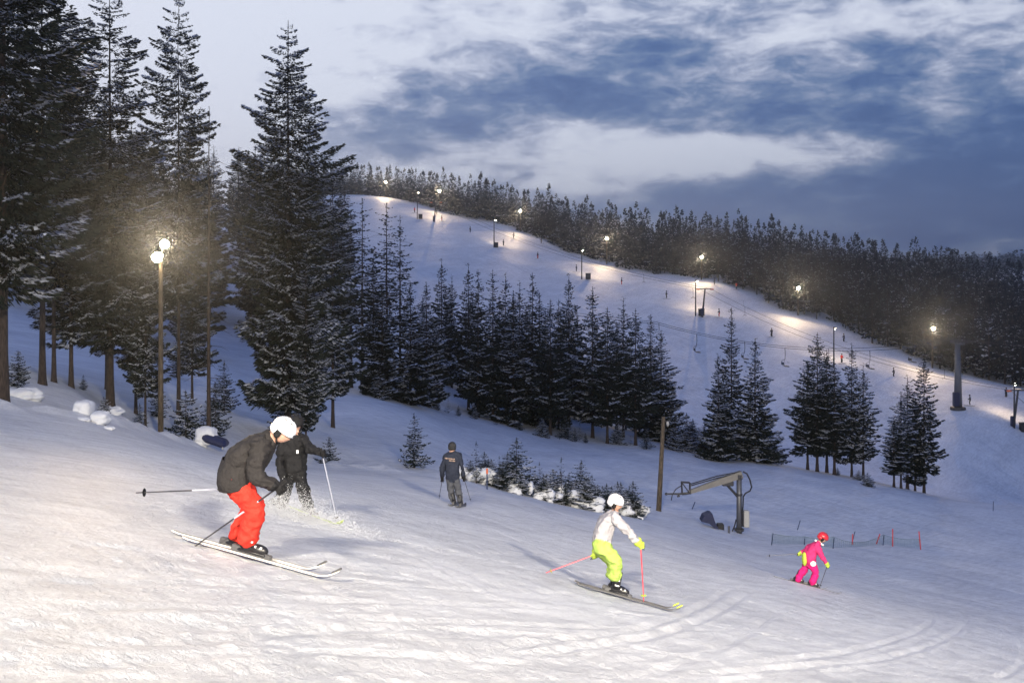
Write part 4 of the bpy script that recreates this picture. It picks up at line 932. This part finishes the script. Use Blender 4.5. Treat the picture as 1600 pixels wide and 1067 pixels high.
def glove_fingers(m, c, pole_dir, out, r=.045, mi=3):
    """four bent fingers and a thumb closed round a pole grip at c"""
    a = Vector(pole_dir).normalized(); o = Vector(out); o = (o - a * o.dot(a)).normalized(); s = a.cross(o)
    for k in range(4):
        cc = c + a * (.034 - .023 * k); ln = (.95, 1.05, 1.0, .82)[k]; pts = []
        for j in range(6):
            th = -1.2 + j * .78 * ln; pts.append(cc + o * math.cos(th) * r * .78 + s * math.sin(th) * r * .78)
        m.tube(pts, [.014, .0145, .0135, .0125, .011, .007], 7, mi)
    th = [c - o * r * .5 + a * .03, c - s * r * .9 + a * .045, c - s * r * .5 + o * r * .8 + a * .05]
    m.tube(th, [.017, .015, .010], 7, mi)
    m.ball(c - o * r * .55, (.036, .036, .045), rot=rot_to(s, a), nu=10, nv=7, m=mi)
def face(m, c, fd, up, s=1.0, mi=0):
    """head with jaw, nose, ears as one shape; fd = facing direction"""
    fd = Vector(fd).normalized(); up = Vector(up); up = (up - fd * up.dot(fd)).normalized(); y = up.cross(fd); Rm = Matrix((fd, y, up)).transposed()
    def fn(q):
        k = 1.0
        if q.z < 0 and q.x > 0: k *= 1 + .10 * q.x * -q.z
        if q.z < -.2 and q.x < .1: k *= .86
        k += .20 * math.exp(-((q.y / .16) ** 2 + ((q.z + .12) / .20) ** 2)) * (q.x > 0)       # nose
        k += .05 * math.exp(-((q.y / .3) ** 2 + ((q.z + .52) / .07) ** 2)) * (q.x > 0)          # lips
        k -= .07 * math.exp(-(((abs(q.y) - .34) / .16) ** 2 + ((q.z - .06) / .12) ** 2)) * (q.x > 0)   # eye sockets
        k += .10 * math.exp(-(((abs(q.y) - 1) / .12) ** 2 + (q.x / .16) ** 2 + (q.z / .22) ** 2))  # ears
        return k
    m.ball(c, (.095 * s, .076 * s, .118 * s), rot=Rm, nu=28, nv=20, m=mi, fn=fn)
    return Rm
def helmet(parent, c, Rm, mt, s=1.0, goggles=True, strap=True):
    c = Vector(c); top = c + Rm @ Vector((-.008, 0, .030)) * s
    m = MB(); m.ball(top, (.142 * s, .118 * s, .125 * s), rot=Rm, nu=26, nv=12, v0=-.12, v1=1, fn=lambda q: 1 + .015 * math.sin(q.y * 16) * (q.z > .3)); 
    m.ball(top + Rm @ Vector((-.045, 0, -.05)) * s, (.098 * s, .112 * s, .07 * s), rot=Rm, nu=22, nv=10)
    h = m.build('helmet', mt, parent, smooth=True)
    for sd in (-1, 1):
        m = MB(); m.ball(c + Rm @ Vector((-.005, sd * .092, -.03)) * s, (.042 * s, .022 * s, .055 * s), rot=Rm, nu=12, nv=8)
        e = m.build('ear_pad', PM['black'], None, origin=parent.location, smooth=True); e.location = (0, 0, 0); e.parent = h
    for vx, vy in ((.05, -.05), (.05, .05), (-.02, -.062), (-.02, .062), (.015, 0)):
        m = MB(); q = Vector((vx, vy, 0)); q.z = .125 * math.sqrt(max(0, 1 - (vx / .142) ** 2 - (vy / .118) ** 2)); m.ball(top + Rm @ (q * s), (.026 * s, .009 * s, .006 * s), rot=Rm, nu=8, nv=5)
        v_ = m.build('vent', PM['lens'], None, origin=parent.location); v_.location = (0, 0, 0); v_.parent = h
    if goggles:
        m = MB(); m.ball(c + Rm @ Vector((.075, 0, .018)) * s, (.036 * s, .072 * s, .036 * s), rot=Rm, nu=16, nv=8); g = m.build('goggles', PM['lens'], parent, smooth=True)
    if strap:
        m = MB(); m.tube([c + Rm @ Vector(v) * s for v in ((0, .088, -.05), (.03, .065, -.11), (.045, 0, -.135), (.03, -.065, -.11), (0, -.088, -.05))], .008 * s, 6); m.build('chin_strap', PM['black'], parent)
    return h
def gdir(p, d):
    d = Vector(d).normalized(); q = p + d * .6; q2 = p - d * .5; return (Vector((q.x, q.y, h1(q.x, q.y))) - Vector((q2.x, q2.y, h1(q2.x, q2.y)))).normalized()
def ski(parent, foot, d, length=1.62, back=.72, mt='ski', up=Vector((0, 0, 1)), tip_m=None):
    d = gdir(foot, d); foot = foot + Vector((0, 0, .022)); y = up.cross(d).normalized(); z = d.cross(y); m = MB(); N_ = 26; vs = []
    for i in range(N_ + 1):
        t = i / N_; x = (t * length) - back; w = .034 + .022 * (abs(t - .48) * 2) ** 1.6
        if t > .93: w *= max(.12, 1 - ((t - .93) / .07) ** 2)
        lift = .09 * max(0, (t - .88) / .12) ** 2 + .012 * max(0, (.04 - t) / .04)
        th = .009 if .15 < t < .85 else .006
        for sy, sz in ((-1, -1), (1, -1), (1, 1), (-1, 1)): vs.append(foot + d * x + y * sy * w + z * (lift + sz * th))
    fs = [(0, 3, 2, 1), (N_ * 4, N_ * 4 + 1, N_ * 4 + 2, N_ * 4 + 3)] + [(i * 4 + k, (i + 1) * 4 + k, (i + 1) * 4 + (k + 1) % 4, i * 4 + (k + 1) % 4) for i in range(N_) for k in range(4)]
    m.add(vs, fs); o = m.build('ski', PM[mt], parent)
    mb = MB(); Rm = Matrix((d, y, z)).transposed(); mb.box(foot + d * .16 + z * .035, (.09, .07, .05), Rm, bev=.01); mb.box(foot - d * .17 + z * .045, (.10, .07, .07), Rm, bev=.01); mb.box(foot + z * .02, (.42, .06, .02), Rm)
    bo = mb.build('binding', PM['skid'], None, origin=parent.location); bo.location = (0, 0, 0); bo.parent = o
    if tip_m:
        mt2 = MB(); mt2.box(foot + d * (length - back - .03) + z * .085, (.10, .06, .02), Rm @ Matrix.Rotation(-.7, 3, 'Y'), bev=.005); to = mt2.build('ski_tip', PM[tip_m], None, origin=parent.location); to.location = (0, 0, 0); to.parent = o
    return o
def boot(parent, foot, d, shin, up=Vector((0, 0, 1)), buckles='bootw', s=1.0):
    """hard ski boot: sole on foot point, shaft leaning along shin"""
    d = gdir(foot, d); foot = foot + Vector((0, 0, .022)); y = up.cross(d).normalized(); z = d.cross(y); shin = Vector(shin).normalized(); m = MB(); Rm = Matrix((d, y, z)).transposed()
    m.box(foot + z * .035 * s, (.30 * s, .095 * s, .03 * s), Rm, bev=.01 * s)
    m.ball(foot + d * .055 * s + z * .075 * s, (.105 * s, .052 * s, .055 * s), rot=Rm, nu=14, nv=9); m.ball(foot - d * .06 * s + z * .085 * s, (.085 * s, .053 * s, .07 * s), rot=Rm, nu=14, nv=9)
    a = foot - d * .055 * s + z * .09 * s; m.tube([a, a + shin * .1 * s, a + shin * .2 * s, a + shin * .25 * s], [.062 * s, .064 * s, .072 * s, .074 * s], 14)
    b = m.build('boot', PM['boot'], parent, smooth=True)
    m = MB()
    for t in (.05, .13, .2): m.box(a + shin * t * s + y * .0 - y * .066 * s + d * .02 * s, (.07 * s, .018 * s, .018 * s), Rm)
    for t in (.03, .09): m.box(foot + d * t * s + z * .10 * s, (.02 * s, .10 * s, .02 * s), Rm)
    k = m.build('buckles', PM[buckles], None, origin=parent.location); k.location = (0, 0, 0); k.parent = b
def ski_pole(hand, tip, label, shaft='metal', upper=None, grip='black', grp=None):
    hand, tip = Vector(hand), Vector(tip); d = (tip - hand).normalized(); t = thing('ski_pole', hand, label, 'ski pole', grp); st = hand - d * .06
    L_ = (tip - hand).length
    MB().tube([hand + d * .07, hand + d * L_ * .5, tip], [.009, .0085, .006], 8).build('shaft', PM[shaft], t)
    if upper and upper != shaft: MB().tube([hand + d * L_ * .22, hand + d * L_ * .46], .0098, 8).build('printed_sleeve', PM[upper], t)
    MB().tube([st - d * .02, st, hand + d * .02, hand + d * .08], [.018, .021, .016, .013], 10).build('grip', PM[grip], t)
    MB().tube([tip - d * .09, tip - d * .075], [.045, .012], 12).build('basket', PM['black' if shaft != 'polered' else 'limeg'], t)
    side = d.cross(Vector((0, 1, 0))).normalized(); MB().tube([hand - d * .05, hand + side * .06 + d * .03, hand + side * .05 + d * .1, hand + d * .02], .007, 5).build('wrist_strap', PM['black'], t)
E0 = [('pelvis', 'waist'), ('waist', 'chest'), ('chest', 'neck'), ('neck', 'headb'), ('chest', 'shN'), ('shN', 'elN'), ('elN', 'wrN'), ('wrN', 'hdN'), ('chest', 'shF'), ('shF', 'elF'), ('elF', 'wrF'), ('wrF', 'hdF'),
      ('pelvis', 'hipN'), ('hipN', 'knN'), ('knN', 'anN'), ('pelvis', 'hipF'), ('hipF', 'knF'), ('knF', 'anF')]
# material slots: 0 skin, 1 jacket, 2 trousers, 3 gloves
ASG = {e: 1 for e in E0}
for e in (('hipN', 'knN'), ('knN', 'anN'), ('hipF', 'knF'), ('knF', 'anF'), ('pelvis', 'hipN'), ('pelvis', 'hipF')): ASG[e] = 2
for e in (('wrN', 'hdN'), ('wrF', 'hdF')): ASG[e] = 3
ASG[('neck', 'headb')] = 0
RD = dict(pelvis=.15, waist=.155, chest=.165, neck=.065, headb=.06, shN=.085, elN=.062, wrN=.050, hdN=.045, shF=.085, elF=.062, wrF=.050, hdF=.045, hipN=.115, knN=.088, anN=.085, hipF=.115, knF=.088, anF=.085)
def person(label, Y, joints, slots, rscale=1.0, rd=None, head=None, fd=(1, 0, 0), up=(0, 0, 1), group=None, hscale=1.0, poles=None, fold=.022, facemat=0):
    """joints: name -> (column, row, extra distance) in the photograph at distance Y"""
    rr = dict(RD); rr.update(rd or {}); J = {}
    for k, (px, py, dy) in joints.items():
        J[k] = (P(px, py, Y) + Vector((0, dy, 0)) + Vector(((px - CX) / F * dy, 0, (HY - py) / F * dy)), (rr[k] * rscale if not isinstance(rr[k], tuple) else tuple(a * rscale for a in rr[k])))
    feet = [J['anN'][0], J['anF'][0]]; base = (feet[0] + feet[1]) / 2; base.z = min(f.z for f in feet) - .1
    t = thing('person', base, label, 'person', group); ex = MB(); hc = P(head[0], head[1], Y) + Vector((0, head[2], 0)); Rm = face(ex, hc, fd, up, rscale * hscale, facemat)
    for h_, pd in (poles or {}).items():
        glove_fingers(ex, J[h_][0] + (J[h_][0] - J[h_.replace('hd', 'wr')][0]).normalized() * .02, pd, (J[h_][0] - J[h_.replace('hd', 'wr')][0]), .045 * rscale, 3)
    skin_body('body', J, E0, 'pelvis', slots, ASG, t, fold, 3 if Y < 20 else 2, ex)
    return t, J, hc, Rm
# --- skier in red trousers, white helmet
Y = 10.05
J1 = dict(pelvis=(372, 742, 0), waist=(377, 723, 0), chest=(399, 701, 0), neck=(420, 687, 0), headb=(434, 680, 0), shN=(402, 699, -.19), elN=(396, 742, -.27), wrN=(424, 757, -.24), hdN=(436, 763, -.22),
          shF=(413, 700, .19), elF=(398, 738, .27), wrF=(383, 758, .30), hdF=(376, 763, .30), hipN=(369, 758, -.10), knN=(401, 793, -.12), anN=(385, 853, -.10), hipF=(372, 757, .11), knF=(394, 791, .14), anF=(366, 847, .15))
t, J, hc, Rm = person('crouching skier in charcoal jacket, bright red trousers and white helmet', Y, J1, [PM['skin'], PM['charcoal'], PM['red'], PM['black']],
    rd=dict(pelvis=.165, waist=.205, chest=.20, neck=.10, shN=.10, elN=.078, wrN=.056, shF=.10, elF=.075, hipN=.135, knN=.098, anN=.088, hipF=.13, knF=.092, anF=.085), head=(443, 673, -.02), fd=(.78, -.25, -.62), up=(.55, 0, .8), poles=dict(hdN=(-.8, 0, -.55), hdF=(-1, 0, -.1)))
helmet(t, hc, Rm, PM['helmet'], .93, goggles=False)
m = MB(); m.tube([hc + Rm @ Vector(v) for v in ((.09, .055, .028), (.112, 0, .034), (.09, -.055, .028))], [.016, .02, .016], 8); m.build('goggles', PM['lens'], t, smooth=True)
m = MB(); m.ball(hc + Rm @ Vector((.02, -.095, .075)), (.02, .012, .016), rot=Rm, nu=10, nv=6); m.build('helmet_clip', PM['bootw'], t)
m = MB(); m.tube([J['neck'][0] + Vector((-.05, 0, -.03)), J['neck'][0] + Vector((.04, -.01, .03))], [.105, .095], 14); m.build('collar', PM['charcoal'], t, smooth=True)
def ring(parent, name, mt, secs, n=24):
    m = MB(); vs = []
    for c, rx, ry, ax in secs:
        q = Matrix.Rotation(ax, 3, 'Y')
        for k in range(n):
            a = 2 * math.pi * k / n; w = 1 + .035 * math.sin(a * 5 + rx * 90) + .02 * math.sin(a * 9); vs.append(Vector(c) + q @ Vector((math.cos(a) * rx * w, math.sin(a) * ry * w, 0)))
    m.add(vs, [(i * n + k, i * n + (k + 1) % n, (i + 1) * n + (k + 1) % n, (i + 1) * n + k) for i in range(len(secs) - 1) for k in range(n)])
    o = m.build(name, mt, parent, smooth=True); return o
pv = J['pelvis'][0]; wv = J['waist'][0]
ring(t, 'jacket_hem', PM['charcoal'], [(pv + Vector((.005, 0, -.125)), .185, .245, -.12), (pv + Vector((0, 0, -.11)), .195, .255, -.12), (pv + Vector((-.005, 0, -.05)), .205, .26, -.05), (pv + Vector((0, 0, .03)), .205, .25, .1), (wv + Vector((0, 0, .02)), .19, .21, .2)])
fdir = Vector((1, -.18, -.27)).normalized(); upn = Vector((.25, .197, 1)).normalized()
for an, kn, tip in (('anN', 'knN', 'skid'), ('anF', 'knF', 'skid')):
    f = J[an][0] + Vector((.05, 0, 0)); f.z = h1(f.x, f.y) + .02; boot(t, f, fdir, J[kn][0] - J[an][0], upn); ski(t, f - upn * .005, fdir, 1.66, .74, 'ski', upn, tip)
ski_pole(J['hdN'][0] + Vector((.02, 0, .03)), P(284, 867, Y) + Vector((0, -.05, 0)), 'near ski pole of the red trousered skier, slanting down across the leg', 'metal', 'polew', grp='poles of the red trousered skier')
ski_pole(J['hdF'][0], P(190, 783, Y) + Vector((0, .38, 0)), 'ski pole of the red trousered skier trailing out level behind', 'metal', 'polew', grp='poles of the red trousered skier')
# --- skier all in black behind
Y = 15.6
J2 = dict(pelvis=(460, 738, 0), waist=(458, 723, 0), chest=(459, 699, 0), neck=(461, 679, 0), headb=(462, 670, 0), shN=(444, 690, 0), elN=(437, 722, -.12), wrN=(442, 752, -.22), hdN=(446, 764, -.25),
          shF=(473, 686, 0), elF=(485, 703, -.1), wrF=(497, 706, -.22), hdF=(503, 708, -.27), hipN=(451, 744, 0), knN=(447, 770, -.15), anN=(437, 795, 0), hipF=(469, 744, 0), knF=(475, 769, -.15), anF=(483, 796, 0))
t, J, hc, Rm = person('skier dressed all in black, standing half hidden behind the red trousered skier', Y, J2, [PM['skin'], PM['black'], PM['black'], PM['black']], rd=dict(chest=.19, waist=.165, pelvis=.165, shN=.10, shF=.10), head=(463, 662, -.02), fd=(.3, -1, -.3), poles=dict(hdN=(-.8, 0, -.6), hdF=(.25, 0, -1)))
helmet(t, hc, Rm, PM['black'], 1.0)
for an, kn in (('anN', 'knN'), ('anF', 'knF')):
    f = J[an][0] + Vector((.0, -.02, 0)); f.z = h1(f.x, f.y) + .02; boot(t, f, (.45, -1, .05), J[kn][0] - J[an][0], upn); ski(t, f, (.75, -.75, -.03), 1.6, .72, 'limeg' if an == 'anF' else 'skid', upn)
m = MB(); m.box(P(469, 702, Y) + Vector((0, -.2, 0)), (.03, .02, .05)); m.build('zip_tag', PM['reflect'], t)
ski_pole(J['hdF'][0], P(531, 812, Y) + Vector((0, -.2, 0)), 'ski pole in the outstretched hand of the black clad skier', 'polew', grp='poles of the black clad skier')
ski_pole(J['hdN'][0], P(352, 829, Y) + Vector((0, -.2, 0)), 'ski pole of the black clad skier partly behind the red trousers', 'metal', grp='poles of the black clad skier')
# powder thrown up by the turning skis
rs = np.random.RandomState(4); nf = 30000; c0 = P(462, 815, 14.7); V = []
pu = rs.normal(0, 1, (nf, 3)); sxy = np.array([.50, .34, .16]); q0 = np.array([c0.x, c0.y, c0.z]) + pu * sxy; q0[:, 2] = H(q0[:, 0], q0[:, 1]) + np.abs(pu[:, 2]) * .19 * np.exp(-(pu[:, 0] ** 2) * .15)
r0 = .0018 + .006 * rs.random(nf) ** 4; tet = np.array([[1, 0, -.6], [-.5, .87, -.6], [-.5, -.87, -.6], [0, 0, 1]])
V = (q0[:, None, :] + tet[None] * r0[:, None, None] * (.7 + .6 * rs.random((nf, 4, 1)))).reshape(-1, 3)
Qn = (np.arange(nf)[:, None, None] * 4 + np.array([[0, 2, 1], [0, 1, 3], [1, 2, 3], [2, 0, 3]])[None]).reshape(-1, 3)
o = bpy.data.objects.new('snow_spray', np_mesh('snow_spray', V, Qn, [M['softsnow']])); C.objects.link(o); tag(o, 'powder snow sprayed up in front of the black clad skier', 'snow spray', kind='stuff')
# --- standing skier seen from behind
Y = 28.6
J3 = dict(pelvis=(707, 744, 0), waist=(707, 735, 0), chest=(706.5, 717, 0), neck=(706, 706, 0), headb=(706, 701, 0), shN=(696, 713, 0), elN=(691, 731, -.05), wrN=(691, 743, .1), hdN=(691, 749, .15), shF=(717, 712, 0), elF=(722, 729, -.05),
          wrF=(724, 742, .1), hdF=(725, 748, .15), hipN=(703, 748, 0), knN=(704, 768, .06), anN=(709, 786, 0), hipF=(712, 748, 0), knF=(716, 767, .06), anF=(720, 785, 0))
t, J, hc, Rm = person('skier in navy jacket and grey trousers standing with his back to the viewer', Y, J3, [PM['skin'], PM['navy'], PM['grey'], PM['black']], rd=dict(chest=.205, waist=.20, pelvis=.19, shN=.11, shF=.11, hipN=.12, hipF=.12), head=(706.5, 698.5, 0), fd=(.1, 1, -.1), poles=dict(hdN=(-.2, 0, -1), hdF=(.25, 0, -1)))
helmet(t, hc, Rm, PM['hat'], 1.0, goggles=False)
for row, (x0, n_) in ((0, (696.5, 8)), (1, (703, 5))):
    m = MB()
    for k in range(n_): m.box(P(x0 + 2.0 * k, 713.5 + row * 3.6 + .2 * k, Y) + Vector((0, -.222 + .00 * k, 0)), (.022, .012, .036 if k % 2 else .028))
    m.build('back_lettering', PM['letter'], t)
for an, kn in (('anN', 'knN'), ('anF', 'knF')):
    f = J[an][0].copy(); f.z = h1(f.x, f.y) + .02; boot(t, f, (.1, 1, -.2), J[kn][0] - J[an][0], upn); ski(t, f, (.1, 1, -.18), 1.6, .75, 'skid', upn)
ski_pole(J['hdN'][0], P(686, 779, Y), 'left ski pole of the skier seen from behind', 'metal', grp='poles of the skier seen from behind'); ski_pole(J['hdF'][0], P(736, 784, Y), 'right ski pole of the skier seen from behind', 'metal', grp='poles of the skier seen from behind')
# --- skier in lime trousers
Y = 15.3
J4 = dict(pelvis=(938, 848, 0), waist=(941, 832, 0), chest=(954, 811, 0), neck=(960, 799, 0), headb=(962, 793, 0), shN=(959, 808, -.18), elN=(978, 827, -.24), wrN=(994, 843, -.22), hdN=(1001, 850, -.2),
          shF=(950, 810, .18), elF=(937, 836, .27), wrF=(932, 858, .27), hdF=(930, 866, .27), hipN=(938, 854, -.1), knN=(963, 874, -.1), anN=(959, 908, -.08), hipF=(938, 854, .1), knF=(960, 876, .13), anF=(955, 905, .14))
t, J, hc, Rm = person('crouching skier in pale grey jacket and lime green trousers', Y, J4, [PM['skin'], PM['pale'], PM['lime'], PM['limeg']], rd=dict(pelvis=.165, waist=.165, chest=.17, hipN=.14, knN=.10, anN=.10, hipF=.135, knF=.10, anF=.10, elN=.068), head=(962, 785, -.02), fd=(.9, -.25, -.35), poles=dict(hdN=(.05, 0, -1), hdF=(-.9, 0, -.4)))
helmet(t, hc, Rm, PM['bootw'], .9)
fdir = Vector((1, -.35, -.10)).normalized(); fdir = Vector((1, -.30, -.25 + .3 * .197)).normalized()
for an, kn in (('anN', 'knN'), ('anF', 'knF')):
    f = J[an][0] + Vector((.07, 0, 0)); f.z = h1(f.x, f.y) + .02; boot(t, f, fdir, J[kn][0] - J[an][0], upn); ski(t, f, fdir, 1.62, .66, 'skid', upn, 'limeg')
ski_pole(J['hdN'][0], P(1004, 934, Y) + Vector((0, -.15, 0)), 'upright red ski pole in front of the lime trousered skier', 'polered', None, 'limeg', grp='poles of the lime trousered skier')
ski_pole(J['hdF'][0], P(854, 904, Y) + Vector((0, .3, 0)), 'red ski pole slanting back behind the lime trousered skier', 'polered', 'polered', 'limeg', grp='poles of the lime trousered skier')
# --- skier in pink
Y = hit(1264, 917, 15, 45).y
sc_ = Y / 26.
J5 = dict(pelvis=(1265, 876, 0), waist=(1266, 866, 0), chest=(1274, 854, 0), neck=(1280, 847, 0), headb=(1283, 844, 0), shN=(1277, 853, -.17), elN=(1284, 868, -.24), wrN=(1290, 879, -.24), hdN=(1293, 883, -.24),
          shF=(1268, 853, .17), elF=(1259, 861, .25), wrF=(1253, 863, .25), hdF=(1250, 865, .25), hipN=(1269, 881, -.09), knN=(1275, 896, -.12), anN=(1268, 914, -.1), hipF=(1262, 880, .1), knF=(1254, 893, .12), anF=(1245, 908, .12))
t, J, hc, Rm = person('skier in bright pink jacket, magenta trousers and red helmet leaning downhill', Y, J5, [PM['skin'], PM['pink'], PM['magenta'], PM['limeg']], rscale=sc_ * .98, rd=dict(chest=.17, waist=.17, pelvis=.165), head=(1285.5, 840, -.02), fd=(.85, -.2, -.55), up=(.45, 0, .9), poles=dict(hdN=(-.4, 0, -1), hdF=(-1, 0, -.1)))
helmet(t, hc, Rm, PM['redh'], sc_)
m = MB(); m.ball(J['pelvis'][0] + Vector((.04, -.20 * sc_, -.02)), (.085, .03, .075), nu=14, nv=8); m.build('reflective_patch', PM['reflect'], t, smooth=True)
m = MB(); m.ball(J['waist'][0] + Vector((-.16 * sc_, -.03, -.12)), (.07, .12, .20), nu=14, nv=9); m.build('side_panel', PM['limeg'], t, smooth=True)
m = MB(); m.tube([J['neck'][0] + Vector((-.12, 0, .06)), J['neck'][0] + Vector((.0, -.1, -.0)), J['neck'][0] + Vector((.1, -.08, -.06))], .03, 8); m.build('collar', PM['reflect'], t, smooth=True)
fdir = Vector((1, -.45, -.25 + .45 * .12)).normalized()
for an, kn in (('anN', 'knN'), ('anF', 'knF')):
    f = J[an][0] + Vector((.03, 0, 0)); f.z = h1(f.x, f.y) + .02; boot(t, f, fdir, J[kn][0] - J[an][0], upn, s=1.05); ski(t, f, fdir, 1.5, .68, 'skid', upn)
ski_pole(J['hdN'][0], P(1277, 915, Y) + Vector((0, -.2, 0)), 'ski pole planted in front of the pink skier', 'metal', grp='poles of the pink skier')
ski_pole(J['hdF'][0], P(1202, 873, Y) + Vector((0, .3, 0)), 'ski pole held out level behind the pink skier', 'metal', grp='poles of the pink skier')
print('people', round(time.time() - T0, 1))

# --- the small skiers on the far slope
def small_person(kind):
    cols = {'dark': (PM['navy'], PM['black']), 'redp': (PM['black'], PM['red']), 'red': (PM['red'], PM['black']), 'blue': (M['bluepad'], PM['black'])}[kind]
    dummy = bpy.data.objects.new('d', None); Jn = dict(pelvis=(0, 0, .92), waist=(0, 0, 1.1), chest=(.03, 0, 1.32), neck=(.05, 0, 1.5), headb=(.06, 0, 1.56), shN=(.03, -.2, 1.38), elN=(.12, -.28, 1.1), wrN=(.3, -.2, 1.02), hdN=(.38, -.16, 1.05),
        shF=(.03, .2, 1.38), elF=(.1, .28, 1.1), wrF=(.26, .2, 1.02), hdF=(.34, .16, 1.05), hipN=(0, -.1, .88), knN=(.1, -.12, .5), anN=(0, -.12, .12), hipF=(0, .1, .88), knF=(.1, .12, .5), anF=(0, .12, .12))
    J = {k: (Vector(v), RD[k] * 1.12) for k, v in Jn.items()}; ex = MB(); Rm = face(ex, Vector((.08, 0, 1.66)), (1, 0, -.1), (0, 0, 1), 1.05, 0)
    ex.ball(Vector((.07, 0, 1.70)), (.15, .125, .125), nu=12, nv=7, m=3)
    b = skin_body('body', J, E0, 'pelvis', [PM['skin'], cols[0], cols[1], PM['black']], ASG, dummy, 0, 1, ex); b.parent = None; me = b.data; bpy.data.objects.remove(b); bpy.data.objects.remove(dummy); return me
SP = {k: small_person(k) for k in ('dark', 'redp', 'red', 'blue')}
sk_m = MB(); sk_m.box((.15, 0, .03), (1.7, .1, .04)); SKI = sk_m.mesh('ski', PM['skid'])
FP = [(648, 333, 'red', 'skier in red highest on the tow lift slope'), (690, 346, 'redp', 'dark skier with reddish trousers just below the small pylon'), (682, 336, 'dark', 'tiny skier beside the small upper pylon'), (735, 364, 'dark', 'tow rider above the second lamp pole'),
      (787, 385, 'dark', 'tow rider right of the second lamp pole'), (840, 405, 'redp', 'tow rider between second and third lamp pole'), (901, 425, 'dark', 'tow rider left of the third lamp pole'), (971, 446, 'redp', 'tow rider in the gap right of the third lamp pole'),
      (1041, 467, 'dark', 'tow rider left of the fourth lamp pole'), (1124, 496, 'redp', 'skier coming down right of the orange sheaved pylon'), (1151, 453, 'red', 'tiny skier at the forest edge above the thicket'), (1116, 446, 'dark', 'tiny skier crouching at the crest near the fifth floodlight'),
      (1206, 527, 'dark', 'tow rider above the broad snow flecked spruce'), (1315, 568, 'red', 'skier in red seen through the tops of the clump'), (1319, 535, 'blue', 'bluish skier on the bright snow above the clump'), (1397, 590, 'dark', 'tow rider left of the tallest far right spruce'),
      (1516, 634, 'dark', 'tow rider right of the stout chairlift pylon'), (803, 373, 'dark', 'skier racing down near the third floodlight'), (846, 381, 'blue', 'skier descending just below the third floodlight'), (1572, 622, 'dark', 'skier skimming low near the right picture edge')]
for px, py, k, lab in FP:
    b = hit(px, py, 120, 420)
    if b is None: continue
    t = thing('person', b, lab, 'person', 'small skiers on the far slope', rz=random.uniform(-.6, .6) + (math.pi if random.random() < .5 else 0)); t.scale = (1.1, 1.1, 1.1)
    place('body', SP[k], t, (0, 0, .05)); place('ski', SKI, t, (0, .13, 0)); place('ski', SKI, t, (0, -.13, 0))
# ------------------------------------------------------------------ haze
if HAZE:
    m = bpy.data.materials.new('haze'); m.use_nodes = True; tt = m.node_tree; tt.nodes.clear(); v = N(tt, 'ShaderNodeVolumePrincipled'); v.inputs['Density'].default_value = HAZE; v.inputs['Color'].default_value = (.70, .79, .96, 1)
    v.inputs['Anisotropy'].default_value = HAZE_G; out = N(tt, 'ShaderNodeOutputMaterial'); tt.links.new(v.outputs[0], out.inputs['Volume'])
    hb = MB(); z0 = -160; z1 = 175; hb.box((0, 1330, (z0 + z1) / 2), (18400, 2860, z1 - z0)); o = hb.build('haze', m, None); o['kind'] = 'stuff'; o['label'] = 'thin frosty evening haze over the slopes'
print('done', round(time.time() - T0, 1))

for grp, txt in (('young spruces of the thicket', 'bushy young spruce, # in the thicket beside the broad snow flecked spruce'), ('small spruces at the foot of the middle stand', 'small spruce, # in the row at the foot of the middle stand'),
                 ('spruces deep inside the middle stand', 'darker spruce behind the front trees of the middle stand, #'), ('snow clumps on the buried spruces', 'rounded snow clumps on a buried spruce, # along the piste edge drift')):
    ordinal([o for o in C.objects if o.get('group') == grp and o.get('category')], 0, txt)
hd = [o for o in C.objects if o.get('group') == 'young spruces in the drift along the piste edge' and o.get('category')]
ordinal([o for o in hd if 'buried' in o['label']], 0, 'snow buried young spruce, # of those in the piste edge drift')
ordinal([o for o in hd if 'buried' not in o['label']], 0, 'young spruce poking from the piste edge drift, #')
